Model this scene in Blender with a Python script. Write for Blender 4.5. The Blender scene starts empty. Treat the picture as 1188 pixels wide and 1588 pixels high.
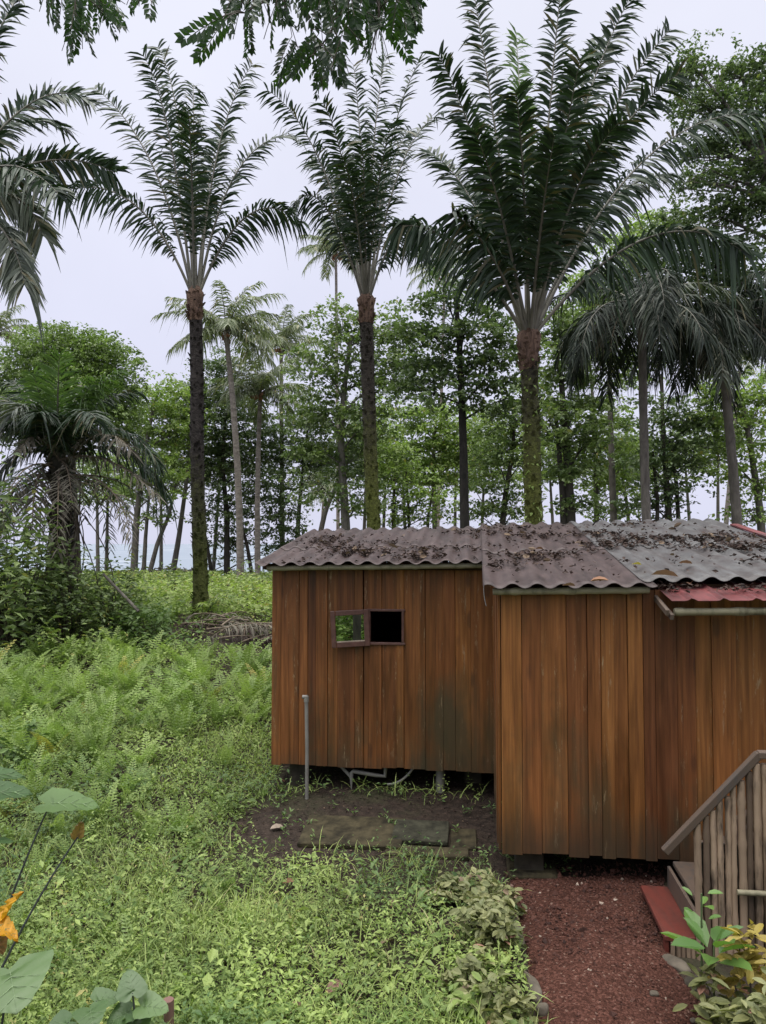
import bpy, math, random
import numpy as np
from mathutils import Vector
random.seed(7); R = np.random.default_rng(11)
PI = math.pi
C = bpy.context.scene.collection
scene = bpy.context.scene

# ------------------------------------------------------------------ camera
FPX = 1193.0; CX, CY = 594.0, 794.0; PITCH = math.radians(2.35)
CAM = np.array((0, 0, 3.1))
def P(px, py, d):
    """point at horizontal depth d on the sight line of a photograph pixel"""
    a = (px - CX) / FPX; b = -(py - CY) / FPX
    c, s = math.cos(PITCH), math.sin(PITCH)
    r = np.array((a, c - b * s, s + b * c))
    return CAM + r * (d / r[1])
cam = bpy.data.cameras.new('camera'); co = bpy.data.objects.new('camera', cam); C.objects.link(co)
co.location = CAM; co.rotation_euler = (PI / 2 + PITCH, 0, 0)
cam.sensor_fit = 'VERTICAL'; cam.sensor_height = 24; cam.lens = 24 * FPX / 1588
cam.clip_start = 0.05; cam.clip_end = 9000
scene.camera = co

# ------------------------------------------------------------------ helpers: objects
def vec(a): return np.asarray(a, float)
def nrm(a):
    a = np.asarray(a, float); return a / (np.linalg.norm(a, axis=-1, keepdims=True) + 1e-9)

class MB:
    """collects geometry; build() links it as one mesh object"""
    def __init__(s): s.V = []; s.F = []; s.M = []; s.A = []; s.S = []; s.n = 0
    def add(s, V, F, mi=0, var=None, smooth=False):
        V = np.asarray(V, float).reshape(-1, 3); F = np.asarray(F, int)
        if len(V) == 0 or len(F) == 0: return s
        s.V.append(V); s.F.append(F + s.n); s.M.append(np.full(len(F), mi)); s.S.append(np.full(len(F), smooth))
        if var is None: var = R.random()
        s.A.append(np.broadcast_to(np.asarray(var, float), (len(V),)).copy()); s.n += len(V); return s
    def mesh(s, name, mats, off=(0, 0, 0)):
        me = bpy.data.meshes.new(name)
        V = np.concatenate(s.V) - np.asarray(off, float)
        nl = sum(f.size for f in s.F); nf = sum(len(f) for f in s.F)
        me.vertices.add(len(V)); me.vertices.foreach_set('co', V.astype(np.float32).ravel())
        me.loops.add(nl); me.loops.foreach_set('vertex_index', np.concatenate([f.ravel() for f in s.F]).astype(np.int32))
        tot = np.concatenate([np.full(len(f), f.shape[1]) for f in s.F])
        st = np.concatenate(([0], np.cumsum(tot)[:-1]))
        me.polygons.add(nf); me.polygons.foreach_set('loop_start', st.astype(np.int32))
        me.polygons.foreach_set('loop_total', tot.astype(np.int32))
        me.polygons.foreach_set('material_index', np.concatenate(s.M).astype(np.int32))
        me.polygons.foreach_set('use_smooth', np.concatenate(s.S))
        at = me.attributes.new('var', 'FLOAT', 'POINT'); at.data.foreach_set('value', np.concatenate(s.A).astype(np.float32))
        for m in (mats if isinstance(mats, (list, tuple)) else [mats]): me.materials.append(m)
        me.update(calc_edges=True); me.validate()
        return me
    def build(s, name, mats, parent=None, loc=None):
        off = np.zeros(3)
        p = parent
        while p is not None: off = off + np.array(p.location); p = p.parent
        if loc is not None and parent is None: off = np.asarray(loc, float)
        o = bpy.data.objects.new(name, s.mesh(name, mats, off)); C.objects.link(o)
        if parent is not None: o.parent = parent
        elif loc is not None: o.location = off
        return o

def tag(o, label=None, cat=None, group=None, kind=None):
    if label: o['label'] = label
    if cat: o['category'] = cat
    if group: o['group'] = group
    if kind: o['kind'] = kind
    return o
def thing(name, label, cat, loc=(0, 0, 0), group=None):
    o = bpy.data.objects.new(name, None); C.objects.link(o); o.location = tuple(loc); o.empty_display_size = .1
    return tag(o, label, cat, group)
def copy_thing(root, loc, rz=0, scale=1, label=None):
    r = root.copy(); C.objects.link(r); r.location = tuple(loc); r.rotation_euler = (0, 0, rz); r.scale = (scale,) * 3
    if label: r['label'] = label
    for ch in root.children:
        c = ch.copy(); C.objects.link(c); c.parent = r
        for g in ch.children:
            d = g.copy(); C.objects.link(d); d.parent = c
    return r

# ------------------------------------------------------------------ helpers: shapes
def box(mb, c, s, mi=0, ax=None, var=None, bev=0):
    """box centred at c, full size s, axes ax (rows)"""
    c = vec(c); h = vec(s) / 2
    ax = np.eye(3) if ax is None else np.asarray(ax, float)
    if bev <= 0:
        q = np.array([(-1, -1, -1), (1, -1, -1), (1, 1, -1), (-1, 1, -1), (-1, -1, 1), (1, -1, 1), (1, 1, 1), (-1, 1, 1)]) * h
        F = [(3, 2, 1, 0), (4, 5, 6, 7), (0, 1, 5, 4), (1, 2, 6, 5), (2, 3, 7, 6), (3, 0, 4, 7)]
        mb.add(q @ ax + c, F, mi, var); return
    # bevelled: 3 stacked outlines
    b = min(bev, h.min() * .8)
    ring = lambda hx, hy, z: [(-hx + b, -hy, z), (hx - b, -hy, z), (hx, -hy + b, z), (hx, hy - b, z), (hx - b, hy, z), (-hx + b, hy, z), (-hx, hy - b, z), (-hx, -hy + b, z)]
    V = np.array(ring(h[0] - b * .7, h[1] - b * .7, -h[2]) + ring(h[0], h[1], -h[2] + b) + ring(h[0], h[1], h[2] - b) + ring(h[0] - b * .7, h[1] - b * .7, h[2]))
    if var is None: var = R.random()
    F = [(k * 8 + i, k * 8 + (i + 1) % 8, k * 8 + 8 + (i + 1) % 8, k * 8 + 8 + i) for k in range(3) for i in range(8)]
    mb.add(np.vstack([V, V[:8], V[24:]]) @ ax + c, F, mi, var)
    V2 = V @ ax + c
    mb.add(V2[:8][::-1], [tuple(range(8))], mi, var); mb.add(V2[24:], [tuple(range(8))], mi, var)

def tube(mb, pts, rad, mi=0, n=8, var=None, cap=True, smooth=True, rough=0.0):
    pts = np.asarray(pts, float); m = len(pts)
    rad = np.broadcast_to(np.asarray(rad, float), (m,))
    T = nrm(np.gradient(pts, axis=0))
    ref = np.array((0, 0, 1.)) if abs(T[:, 2]).mean() < .8 else np.array((0, 1., 0))
    X = nrm(np.cross(T, ref)); Y = np.cross(T, X)
    a = np.arange(n) * 2 * PI / n
    rr = rad[:, None] * (1 + (rough * (R.random((m, n)) - .5) if rough else 0))
    V = pts[:, None] + rr[..., None] * (np.cos(a)[None, :, None] * X[:, None] + np.sin(a)[None, :, None] * Y[:, None])
    i = np.arange(m - 1)[:, None] * n; j = np.arange(n)[None]; k = (j + 1) % n
    F = np.stack([i + j, i + k, i + n + k, i + n + j], -1).reshape(-1, 4)
    if var is None: var = R.random()
    mb.add(V.reshape(-1, 3), F, mi, var, smooth)
    if cap:
        mb.add(V[0][::-1], [tuple(range(n))], mi, var); mb.add(V[-1], [tuple(range(n))], mi, var)
    return mb

def inst(mb, tv, tf, X, Y, Z, pos, var, mi=0, smooth=False):
    """place template (tv, tf) N times with frames X,Y,Z (N,3) already scaled"""
    tv = np.asarray(tv, float); tf = np.asarray(tf, int); N = len(pos)
    if N == 0: return
    V = (tv[None, :, 0, None] * X[:, None] + tv[None, :, 1, None] * Y[:, None] + tv[None, :, 2, None] * Z[:, None] + pos[:, None])
    F = (tf[None] + (np.arange(N) * len(tv))[:, None, None]).reshape(-1, tf.shape[1])
    mb.add(V.reshape(-1, 3), F, mi, np.repeat(np.broadcast_to(var, (N,)), len(tv)), smooth)

LEAF_V = np.array([(0, 0, 0), (.5, .45, .06), (0, 1, -.10), (-.5, .45, .06), (0, .5, -.03)]); LEAF_F = np.array([(0, 1, 2, 4), (0, 4, 2, 3)])
BLADE_V = np.array([(-.5, 0, 0), (.5, 0, 0), (-.42, .4, .02), (.42, .4, .02), (-.25, .75, -.1), (.25, .75, -.1), (0, 1, -.3)]); BLADE_F = np.array([(0, 1, 3, 2), (2, 3, 5, 4), (4, 5, 6, 6)])[:2]; BLADE_T = np.array([(4, 5, 6)])
LEAF2_V = np.array([(0, 0, 0), (.36, .22, .05), (.5, .55, .05), (.3, .85, -.03), (0, 1, -.14), (-.3, .85, -.03), (-.5, .55, .05), (-.36, .22, .05), (0, .5, -.05)])
LEAF2_F = np.array([(0, 1, 2, 8), (8, 2, 3, 4), (8, 4, 5, 6), (0, 8, 6, 7)])

def frames(D, up=(0, 0, 1), roll=None):
    D = nrm(D); up = np.broadcast_to(np.asarray(up, float), D.shape)
    X = nrm(np.cross(D, up) + 1e-6); Z = np.cross(X, D)
    if roll is not None:
        c, s = np.cos(roll)[:, None], np.sin(roll)[:, None]
        X, Z = X * c + Z * s, Z * c - X * s
    return X, D, Z

def leaves(mb, pos, size, wid=.45, elev=(-.5, .6), mi=0, var=None, tpl=1, rollsd=.5, az=None):
    N = len(pos)
    if N == 0: return
    az = R.random(N) * 2 * PI if az is None else az
    el = R.uniform(*elev, N)
    D = np.stack([np.cos(az) * np.cos(el), np.sin(az) * np.cos(el), np.sin(el)], -1)
    X, Y, Z = frames(D, roll=R.normal(0, rollsd, N))
    s = (np.broadcast_to(size, (N,)) * R.uniform(.7, 1.3, N))[:, None]
    if var is None: var = R.random(N)
    if tpl == 3:
        inst(mb, BLADE_V, BLADE_F, X * s * wid, Y * s, Z * s, pos, var, mi); inst(mb, BLADE_V, BLADE_T, X * s * wid, Y * s, Z * s, pos, var, mi); return
    tv, tf = (LEAF_V, LEAF_F) if tpl == 1 else (LEAF2_V, LEAF2_F)
    inst(mb, tv, tf, X * s * wid, Y * s, Z * s, pos, var, mi)

def vnoise(x, y, s=1.0, seed=0):
    """cheap smooth value noise"""
    x = np.asarray(x, float) * s; y = np.asarray(y, float) * s
    i = np.floor(x); j = np.floor(y); f = x - i; g = y - j
    f = f * f * (3 - 2 * f); g = g * g * (3 - 2 * g)
    h = lambda a, b: np.modf(np.abs(np.sin(a * 127.1 + b * 311.7 + seed * 74.7) * 43758.5453))[0]
    return (h(i, j) * (1 - f) + h(i + 1, j) * f) * (1 - g) + (h(i, j + 1) * (1 - f) + h(i + 1, j + 1) * f) * g

GY = [-40, 0, 5, 7, 9, 11, 14, 20, 30, 45, 50, 56, 64, 120]
GZ = [-.2, -.05, 0, .09, .30, .45, .70, 1.13, 1.25, 1.32, .9, -.4, -1.5, -8]
def gh(x, y):
    x = np.asarray(x, float); y = np.asarray(y, float)
    return np.interp(y, GY, GZ) + (vnoise(x, y, .7, 3) - .5) * .07 + (vnoise(x, y, .12, 5) - .5) * .25 * np.clip((y - 12) / 10, 0, 1)
def G(x, y): return np.array((x, y, float(gh(x, y))))

# ------------------------------------------------------------------ materials
def new_mat(name):
    m = bpy.data.materials.new(name); m.use_nodes = True
    nt = m.node_tree; nt.nodes.clear(); return m, nt
def N_(nt, t, **kw):
    n = nt.nodes.new(t)
    for k, v in kw.items():
        if k in ('op',): n.operation = v
        elif hasattr(n, k) and k not in ('Scale',): setattr(n, k, v)
        else: n.inputs[k].default_value = v
    return n
def ramp(nt, src, stops, interp='LINEAR'):
    r = nt.nodes.new('ShaderNodeValToRGB'); r.color_ramp.interpolation = interp
    e = r.color_ramp.elements
    while len(e) < len(stops): e.new(.5)
    for k, (p, c) in enumerate(stops):
        e[k].position = p; e[k].color = (c, c, c, 1) if isinstance(c, (int, float)) else (*c, 1)
    nt.links.new(src, r.inputs[0]); return r.outputs[0]
def mix(nt, f, a, b, mode='MIX'):
    m = nt.nodes.new('ShaderNodeMix'); m.data_type = 'RGBA'; m.blend_type = mode
    for i, v in ((0, f), (6, a), (7, b)):
        if isinstance(v, (int, float)): m.inputs[i].default_value = v
        elif isinstance(v, tuple): m.inputs[i].default_value = (*v, 1)
        else: nt.links.new(v, m.inputs[i])
    return m.outputs[2]
def coords(nt, scale=(1, 1, 1), which='Object'):
    t = nt.nodes.new('ShaderNodeTexCoord'); mp = nt.nodes.new('ShaderNodeMapping'); mp.inputs['Scale'].default_value = scale
    nt.links.new(t.outputs[which], mp.inputs[0]); return mp.outputs[0]
def noise(nt, vecsock, scale, detail=4, rough=.55, dist=0):
    n = nt.nodes.new('ShaderNodeTexNoise'); n.inputs['Scale'].default_value = scale; n.inputs['Detail'].default_value = detail
    n.inputs['Roughness'].default_value = rough; n.inputs['Distortion'].default_value = dist
    if vecsock is not None: nt.links.new(vecsock, n.inputs['Vector'])
    return n.outputs[0]
def attr(nt, name='var'):
    a = nt.nodes.new('ShaderNodeAttribute'); a.attribute_name = name; return a.outputs['Fac']
def math_(nt, op, a, b=None, clamp=False):
    m = nt.nodes.new('ShaderNodeMath'); m.operation = op; m.use_clamp = clamp
    for i, v in enumerate((a, b)):
        if v is None: continue
        if isinstance(v, (int, float)): m.inputs[i].default_value = v
        else: nt.links.new(v, m.inputs[i])
    return m.outputs[0]
def finish(nt, col, rough=.7, spec=.4, bump=None, bstr=.3, bdist=.02, metal=0, trans=0, tcol=None, coat=0):
    p = nt.nodes.new('ShaderNodeBsdfPrincipled'); out = nt.nodes.new('ShaderNodeOutputMaterial')
    if isinstance(col, tuple): p.inputs['Base Color'].default_value = (*col, 1)
    else: nt.links.new(col, p.inputs['Base Color'])
    if isinstance(rough, (int, float)): p.inputs['Roughness'].default_value = rough
    else: nt.links.new(rough, p.inputs['Roughness'])
    p.inputs['Specular IOR Level'].default_value = spec; p.inputs['Metallic'].default_value = metal
    p.inputs['Coat Weight'].default_value = coat
    if bump is not None:
        b = nt.nodes.new('ShaderNodeBump'); b.inputs['Strength'].default_value = bstr; b.inputs['Distance'].default_value = bdist
        nt.links.new(bump, b.inputs['Height']); nt.links.new(b.outputs[0], p.inputs['Normal'])
    sh = p.outputs[0]
    if trans:
        t = nt.nodes.new('ShaderNodeBsdfTranslucent'); mx = nt.nodes.new('ShaderNodeMixShader'); mx.inputs[0].default_value = trans
        if tcol is not None and not isinstance(tcol, tuple): nt.links.new(tcol, t.inputs[0])
        else: t.inputs[0].default_value = (*tcol, 1)
        nt.links.new(sh, mx.inputs[1]); nt.links.new(t.outputs[0], mx.inputs[2]); sh = mx.outputs[0]
    nt.links.new(sh, out.inputs[0])

def leaf_mat(name, a, b, c=None, rough=.45, spec=.4, trans=.3):
    """leaf colours a..b picked leaf by leaf, a few leaves of colour c"""
    m, nt = new_mat(name); v = attr(nt)
    st = [(0, a), (.85, b)] + ([(.94, b), (.97, c), (1, c)] if c else [(1, b)])
    col = ramp(nt, v, st)
    n = noise(nt, coords(nt), 1.3, 2)
    col = mix(nt, .55, col, ramp(nt, n, [(.3, .55), (.7, 1.25)]), 'MULTIPLY')
    t = mix(nt, 1.0, col, (1.3, 1.5, .7), 'MULTIPLY')
    finish(nt, col, rough, spec, trans=trans, tcol=t); return m

M = {}
M['palm'] = leaf_mat('palm_leaf', (.016, .034, .016), (.036, .064, .030), (.11, .10, .05), .38, .38, .14)
M['palm_fresh'] = leaf_mat('palm_leaf_fresh', (.06, .115, .028), (.115, .19, .055), None, .4, .5, .3)
M['palm_grey'] = leaf_mat('palm_leaf_grey', (.07, .09, .065), (.12, .14, .10), (.2, .18, .1), .45, .5, .15)
M['palm_dark'] = leaf_mat('palm_leaf_dark', (.014, .022, .015), (.034, .048, .032), (.08, .08, .05), .5, .22, .08)
M['coco'] = leaf_mat('coconut_leaf', (.115, .145, .08), (.22, .255, .14), (.3, .26, .13), .42, .5, .25)
M['dead_frond'] = leaf_mat('dead_frond', (.10, .092, .075), (.21, .19, .155), None, .8, .2, .15)
M['leaf_dark'] = leaf_mat('leaf_dark', (.07, .112, .052), (.16, .215, .095), (.22, .25, .08), .42, .45, .28)
M['leaf_mid'] = leaf_mat('leaf_mid', (.095, .145, .06), (.225, .29, .115), (.3, .3, .09), .42, .45, .32)
M['leaf_light'] = leaf_mat('leaf_light', (.15, .22, .065), (.30, .385, .13), (.34, .3, .09), .45, .4, .36)
M['leaf_round'] = leaf_mat('leaf_round', (.10, .155, .05), (.22, .295, .105), None, .42, .45, .3)
M['branch_leaf'] = leaf_mat('branch_leaf', (.012, .03, .012), (.04, .085, .02), (.13, .2, .03), .35, .5, .35)
M['herb'] = leaf_mat('herb_leaf', (.10, .17, .045), (.345, .43, .135), (.42, .38, .15), .5, .35, .3)
M['herb_dark'] = leaf_mat('herb_dark', (.06, .115, .038), (.17, .25, .085), None, .5, .35, .3)
M['grass'] = leaf_mat('grass_blade', (.14, .21, .055), (.38, .45, .15), (.42, .38, .2), .5, .35, .3)
M['fern'] = leaf_mat('fern', (.14, .22, .062), (.31, .40, .135), (.36, .33, .1), .5, .3, .3)
M['taro'] = leaf_mat('taro', (.055, .11, .035), (.11, .18, .06), None, .4, .5, .25)
M['taro_yellow'] = leaf_mat('taro_yellow', (.62, .28, .02), (.75, .42, .03), None, .5, .4, .3)
M['taro_withered'] = leaf_mat('taro_withered', (.34, .18, .09), (.42, .26, .10), None, .6, .3, .2)
M['croton'] = leaf_mat('croton', (.10, .12, .04), (.24, .24, .10), (.36, .20, .15), .5, .35, .25)
M['croton_grey'] = leaf_mat('croton_grey', (.13, .155, .065), (.32, .32, .155), (.26, .19, .13), .5, .35, .22)
M['croton_yellow'] = leaf_mat('croton_yellow', (.32, .26, .05), (.45, .33, .10), (.5, .25, .18), .5, .35, .25)
M['fresh_leaf'] = leaf_mat('fresh_leaf', (.09, .19, .045), (.16, .28, .07), None, .4, .45, .35)
M['litter'] = leaf_mat('leaf_litter', (.022, .014, .013), (.075, .048, .038), (.17, .12, .08), .7, .25, .05)
M['dry_leaf'] = leaf_mat('dry_leaf', (.20, .095, .06), (.32, .17, .10), None, .7, .3, .05)
M['pink_leaf'] = leaf_mat('pink_leaf', (.17, .09, .075), (.27, .16, .13), None, .6, .3, .1)

def bark(name, dark, light, scale=6, stretch=.3, bstr=.6, moss=None):
    m, nt = new_mat(name)
    n = noise(nt, coords(nt, (1, 1, stretch)), scale, 6, .65, .6)
    col = ramp(nt, n, [(.3, dark), (.7, light)])
    if moss:
        mc, z0, z1 = moss
        sep = nt.nodes.new('ShaderNodeSeparateXYZ'); nt.links.new(coords(nt), sep.inputs[0])
        h = math_(nt, 'DIVIDE', math_(nt, 'SUBTRACT', z1, sep.outputs[2]), z1 - z0, True)
        n2 = noise(nt, coords(nt), 4.5, 8, .8)
        f = math_(nt, 'SUBTRACT', math_(nt, 'ADD', math_(nt, 'MULTIPLY', h, .75), n2), .72, True)
        f = math_(nt, 'MULTIPLY', f, 2.4, True)
        mcol = ramp(nt, noise(nt, coords(nt), 22, 4), [(.35, tuple(x * .45 for x in mc)), (.65, mc)])
        col = mix(nt, f, col, mcol)
    finish(nt, col, .85, .25, n, bstr, .05); return m
M['bark_palm'] = bark('bark_palm', (.012, .010, .009), (.055, .046, .042), 9, 1.6, .9, ((.085, .098, .024), .9, 5.6))
M['bark_palm2'] = bark('bark_palm_green', (.014, .012, .009), (.06, .05, .04), 9, 1.6, .9, ((.12, .135, .03), 2.5, 8.0))
M['bark_grey'] = bark('bark_grey', (.09, .08, .07), (.24, .22, .20), 5, .4, .5)
M['bark_dark'] = bark('bark_dark', (.030, .026, .022), (.10, .088, .075), 5, .4, .6)
M['bark_mid'] = bark('bark_mid', (.075, .066, .058), (.20, .18, .155), 5, .4, .6)
M['bark_coco'] = bark('bark_coco', (.13, .11, .095), (.33, .29, .26), 4, 2.5, .5)
M['bark_black'] = bark('bark_black', (.012, .011, .010), (.05, .045, .04), 5, .4, .6)
M['fibre'] = bark('palm_fibre', (.05, .03, .022), (.22, .14, .10), 14, .35, .9)
def plain(name, col, rough=.6, spec=.4, nscale=8, var=.35, bstr=.1, bdist=.01):
    m, nt = new_mat(name)
    n = noise(nt, coords(nt), nscale, 5)
    c = ramp(nt, n, [(.3, tuple(x * (1 - var) for x in col)), (.7, tuple(min(1, x * (1 + var)) for x in col))])
    finish(nt, c, rough, spec, n, bstr, bdist); return m
M['rachis'] = plain('rachis', (.14, .13, .10), .45, .5, 3)
M['petiole'] = plain('petiole', (.21, .18, .15), .6, .4, 4)
M['rachis_dead'] = plain('rachis_dead', (.17, .135, .10), .8, .2)
M['stem'] = plain('stem', (.08, .11, .05), .5)
M['stem_dark'] = plain('stem_dark', (.045, .05, .05), .45)
M['twig'] = plain('twig', (.06, .045, .035), .8)

def wood_wall():
    m, nt = new_mat('stained_boards'); v = attr(nt)
    tc = nt.nodes.new('ShaderNodeTexCoord')
    cmb = nt.nodes.new('ShaderNodeCombineXYZ')
    nt.links.new(math_(nt, 'MULTIPLY', v, 37.0), cmb.inputs[0]); nt.links.new(math_(nt, 'MULTIPLY', v, 11.0), cmb.inputs[2])
    ad = nt.nodes.new('ShaderNodeVectorMath'); ad.operation = 'ADD'
    nt.links.new(tc.outputs['Object'], ad.inputs[0]); nt.links.new(cmb.outputs[0], ad.inputs[1])
    def mp(s):
        q = nt.nodes.new('ShaderNodeMapping'); q.inputs['Scale'].default_value = s; nt.links.new(ad.outputs[0], q.inputs[0]); return q.outputs[0]
    g1 = noise(nt, mp((30, 30, .9)), 1.0, 6, .6, .5)      # fine grain
    g2 = noise(nt, mp((5, 5, .5)), 1.0, 4, .6, 1.2)         # broad figure
    base = ramp(nt, g1, [(.25, (.080, .029, .010)), (.5, (.172, .068, .022)), (.8, (.280, .120, .043))])
    base = mix(nt, .75, base, ramp(nt, g2, [(.3, .5), (.5, .95), (.75, 1.3)]), 'MULTIPLY')
    tone = ramp(nt, v, [(0, (.64, .55, .60)), (.12, (.80, .70, .70)), (.2, (1.12, 1.0, .86)), (.5, (1.26, 1.2, 1.04)), (.62, (1.55, 1.52, 1.25)), (.8, (1.28, 1.28, 1.06)), (.92, (1.08, .97, .86)), (1, (1.15, 1.06, .96))])
    base = mix(nt, 1.0, base, tone, 'MULTIPLY')
    lg = noise(nt, coords(nt, (1, 1, .45)), .9, 4, .6)
    base = mix(nt, 1.0, base, ramp(nt, lg, [(.32, .62), (.5, .92), (.7, 1.08)]), 'MULTIPLY')
    # knots
    vo = nt.nodes.new('ShaderNodeTexVoronoi'); vo.inputs['Scale'].default_value = 1.0; nt.links.new(mp((5, 5, 1.7)), vo.inputs['Vector'])
    kn = ramp(nt, vo.outputs['Distance'], [(.0, 1), (.13, .8), (.21, 0)])
    base = mix(nt, math_(nt, 'MULTIPLY', kn, .6), base, (.04, .018, .01))
    # old mould and rubbed patches with shapes of their own
    big = noise(nt, coords(nt, (1.3, 1.3, .55)), 1.1, 5, .65, .4)
    streak = noise(nt, mp((9, 9, .35)), 1.0, 4)
    sep = nt.nodes.new('ShaderNodeSeparateXYZ'); nt.links.new(tc.outputs['Object'], sep.inputs[0])
    low = math_(nt, 'SUBTRACT', 1.0, math_(nt, 'DIVIDE', math_(nt, 'SUBTRACT', sep.outputs[2], .35), 1.5), True)
    mo = math_(nt, 'ADD', math_(nt, 'MULTIPLY', big, .9), math_(nt, 'MULTIPLY', streak, .35))
    mo = math_(nt, 'ADD', mo, math_(nt, 'MULTIPLY', low, .12))
    pb = nt.nodes.new('ShaderNodeVectorMath'); pb.operation = 'DISTANCE'; q = nt.nodes.new('ShaderNodeMapping'); q.inputs['Scale'].default_value = (1.5, .5, 1.0); nt.links.new(tc.outputs['Object'], q.inputs[0])
    nt.links.new(q.outputs[0], pb.inputs[0]); pb.inputs[1].default_value = (-.35 * 1.5, .05, .95)
    mo = math_(nt, 'ADD', mo, math_(nt, 'MULTIPLY', math_(nt, 'SUBTRACT', 1.0, pb.outputs['Value'], True), .38))
    mo = ramp(nt, mo, [(.70, 0), (.95, .85)])
    base = mix(nt, mo, base, (.060, .050, .026))
    fl = noise(nt, mp((26, 26, 4)), 1.0, 6, .8)
    fl2 = math_(nt, 'MULTIPLY', ramp(nt, fl, [(.57, 0), (.65, 1)]), ramp(nt, streak, [(.50, 0), (.60, .75)]))
    base = mix(nt, fl2, base, (.34, .25, .15))
    # splash dirt along the board ends
    edge = math_(nt, 'SUBTRACT', math_(nt, 'ADD', math_(nt, 'MULTIPLY', math_(nt, 'SUBTRACT', .75, sep.outputs[2]), 3.0), math_(nt, 'MULTIPLY', streak, 1.2)), .55, True)
    base = mix(nt, math_(nt, 'MULTIPLY', edge, .55), base, (.035, .030, .022))
    rgh = ramp(nt, g2, [(.3, .42), (.7, .62)])
    finish(nt, base, rgh, .35, g1, .22, .01); return m
M['wall'] = wood_wall()
def sheet(name, a, b, stain, rust=None):
    m, nt = new_mat(name); v = attr(nt)
    n = noise(nt, coords(nt), 2.2, 6, .65, .3); n2 = noise(nt, coords(nt, (5, .8, 5)), 1.5, 5, .7)
    n3 = noise(nt, coords(nt), 30, 4)
    col = ramp(nt, n, [(.3, a), (.7, b)])
    col = mix(nt, ramp(nt, n2, [(.44, 0), (.66, .9)]), col, stain)
    col = mix(nt, .35, col, ramp(nt, n3, [(.3, .7), (.7, 1.25)]), 'MULTIPLY')
    if rust: col = mix(nt, ramp(nt, n, [(.55, 0), (.62, .8)]), col, rust)
    finish(nt, col, ramp(nt, n, [(.3, .36), (.7, .6)]), .32, n3, .1, .004); return m
M['roof_brown'] = sheet('roof_brown', (.050, .033, .032), (.092, .064, .061), (.034, .023, .022))
M['roof_grey'] = sheet('roof_grey', (.078, .072, .072), (.138, .138, .140), (.062, .048, .046))
M['roof_red'] = sheet('roof_red', (.12, .028, .030), (.20, .058, .058), (.055, .03, .03))
def bamboo(name, a, b, dk, ring=3.2):
    m, nt = new_mat(name); v = attr(nt)
    n = noise(nt, coords(nt, (14, 14, 2.2)), 1.0, 6, .7, .3)
    n2 = noise(nt, coords(nt, (3, 3, 1.2)), 1.3, 4)
    col = ramp(nt, v, [(0, a), (1, b)])
    col = mix(nt, ramp(nt, math_(nt, 'ADD', math_(nt, 'MULTIPLY', n, .6), math_(nt, 'MULTIPLY', n2, .5)), [(.55, 0), (.68, .85)]), col, dk)
    finish(nt, col, .6, .35, n, .15, .006); return m
M['cane'] = bamboo('grey_bamboo', (.085, .058, .042), (.40, .29, .205), (.032, .024, .019))
M['gutter'] = bamboo('pale_bamboo', (.22, .20, .13), (.28, .25, .17), (.09, .085, .05))
M['plank_grey'] = bamboo('grey_plank', (.085, .06, .045), (.125, .09, .07), (.07, .06, .055))
M['red_paint'] = sheet('red_paint', (.11, .028, .022), (.17, .045, .034), (.07, .034, .028))
M['frame_wood'] = plain('frame_wood', (.095, .045, .038), .5, .4, 14, .3)
M['pale_wood'] = plain('pale_wood', (.30, .24, .19), .7, .3, 20, .3)
M['dark_in'] = plain('interior_wood', (.05, .026, .013), .8, .2)
M['pvc'] = plain('pvc', (.20, .19, .178), .45, .4, 5, .25)
M['concrete'] = plain('concrete', (.050, .043, .034), .9, .2, 6, .5, .5, .03)
M['slab'] = plain('mossy_slab', (.040, .033, .018), .85, .25, 9, .75, .7, .03)
M['slab_green'] = plain('green_slab', (.034, .033, .022), .85, .25, 11, .6, .6, .03)
M['stone'] = plain('stone', (.105, .088, .068), .85, .3, 7, .5, .5, .03)
def glass():
    m, nt = new_mat('window_glass')
    p = nt.nodes.new('ShaderNodeBsdfPrincipled'); out = nt.nodes.new('ShaderNodeOutputMaterial')
    p.inputs['Base Color'].default_value = (.55, .6, .55, 1); p.inputs['Metallic'].default_value = 1; p.inputs['Roughness'].default_value = .01
    nt.links.new(p.outputs[0], out.inputs[0]); return m
M['glass'] = glass()
def soil():
    m, nt = new_mat('soil')
    n = noise(nt, coords(nt), 1.1, 6, .6); n2 = noise(nt, coords(nt), 14, 6, .7); n3 = noise(nt, coords(nt), 60, 4)
    col = ramp(nt, n2, [(.3, (.016, .011, .009)), (.5, (.036, .025, .019)), (.75, (.075, .052, .040))])
    col = mix(nt, ramp(nt, n, [(.52, 0), (.66, .55)]), col, (.045, .05, .022))
    b = math_(nt, 'ADD', n2, math_(nt, 'MULTIPLY', n3, .4))
    finish(nt, col, .9, .25, b, .8, .05); return m
M['soil'] = soil()
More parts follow.
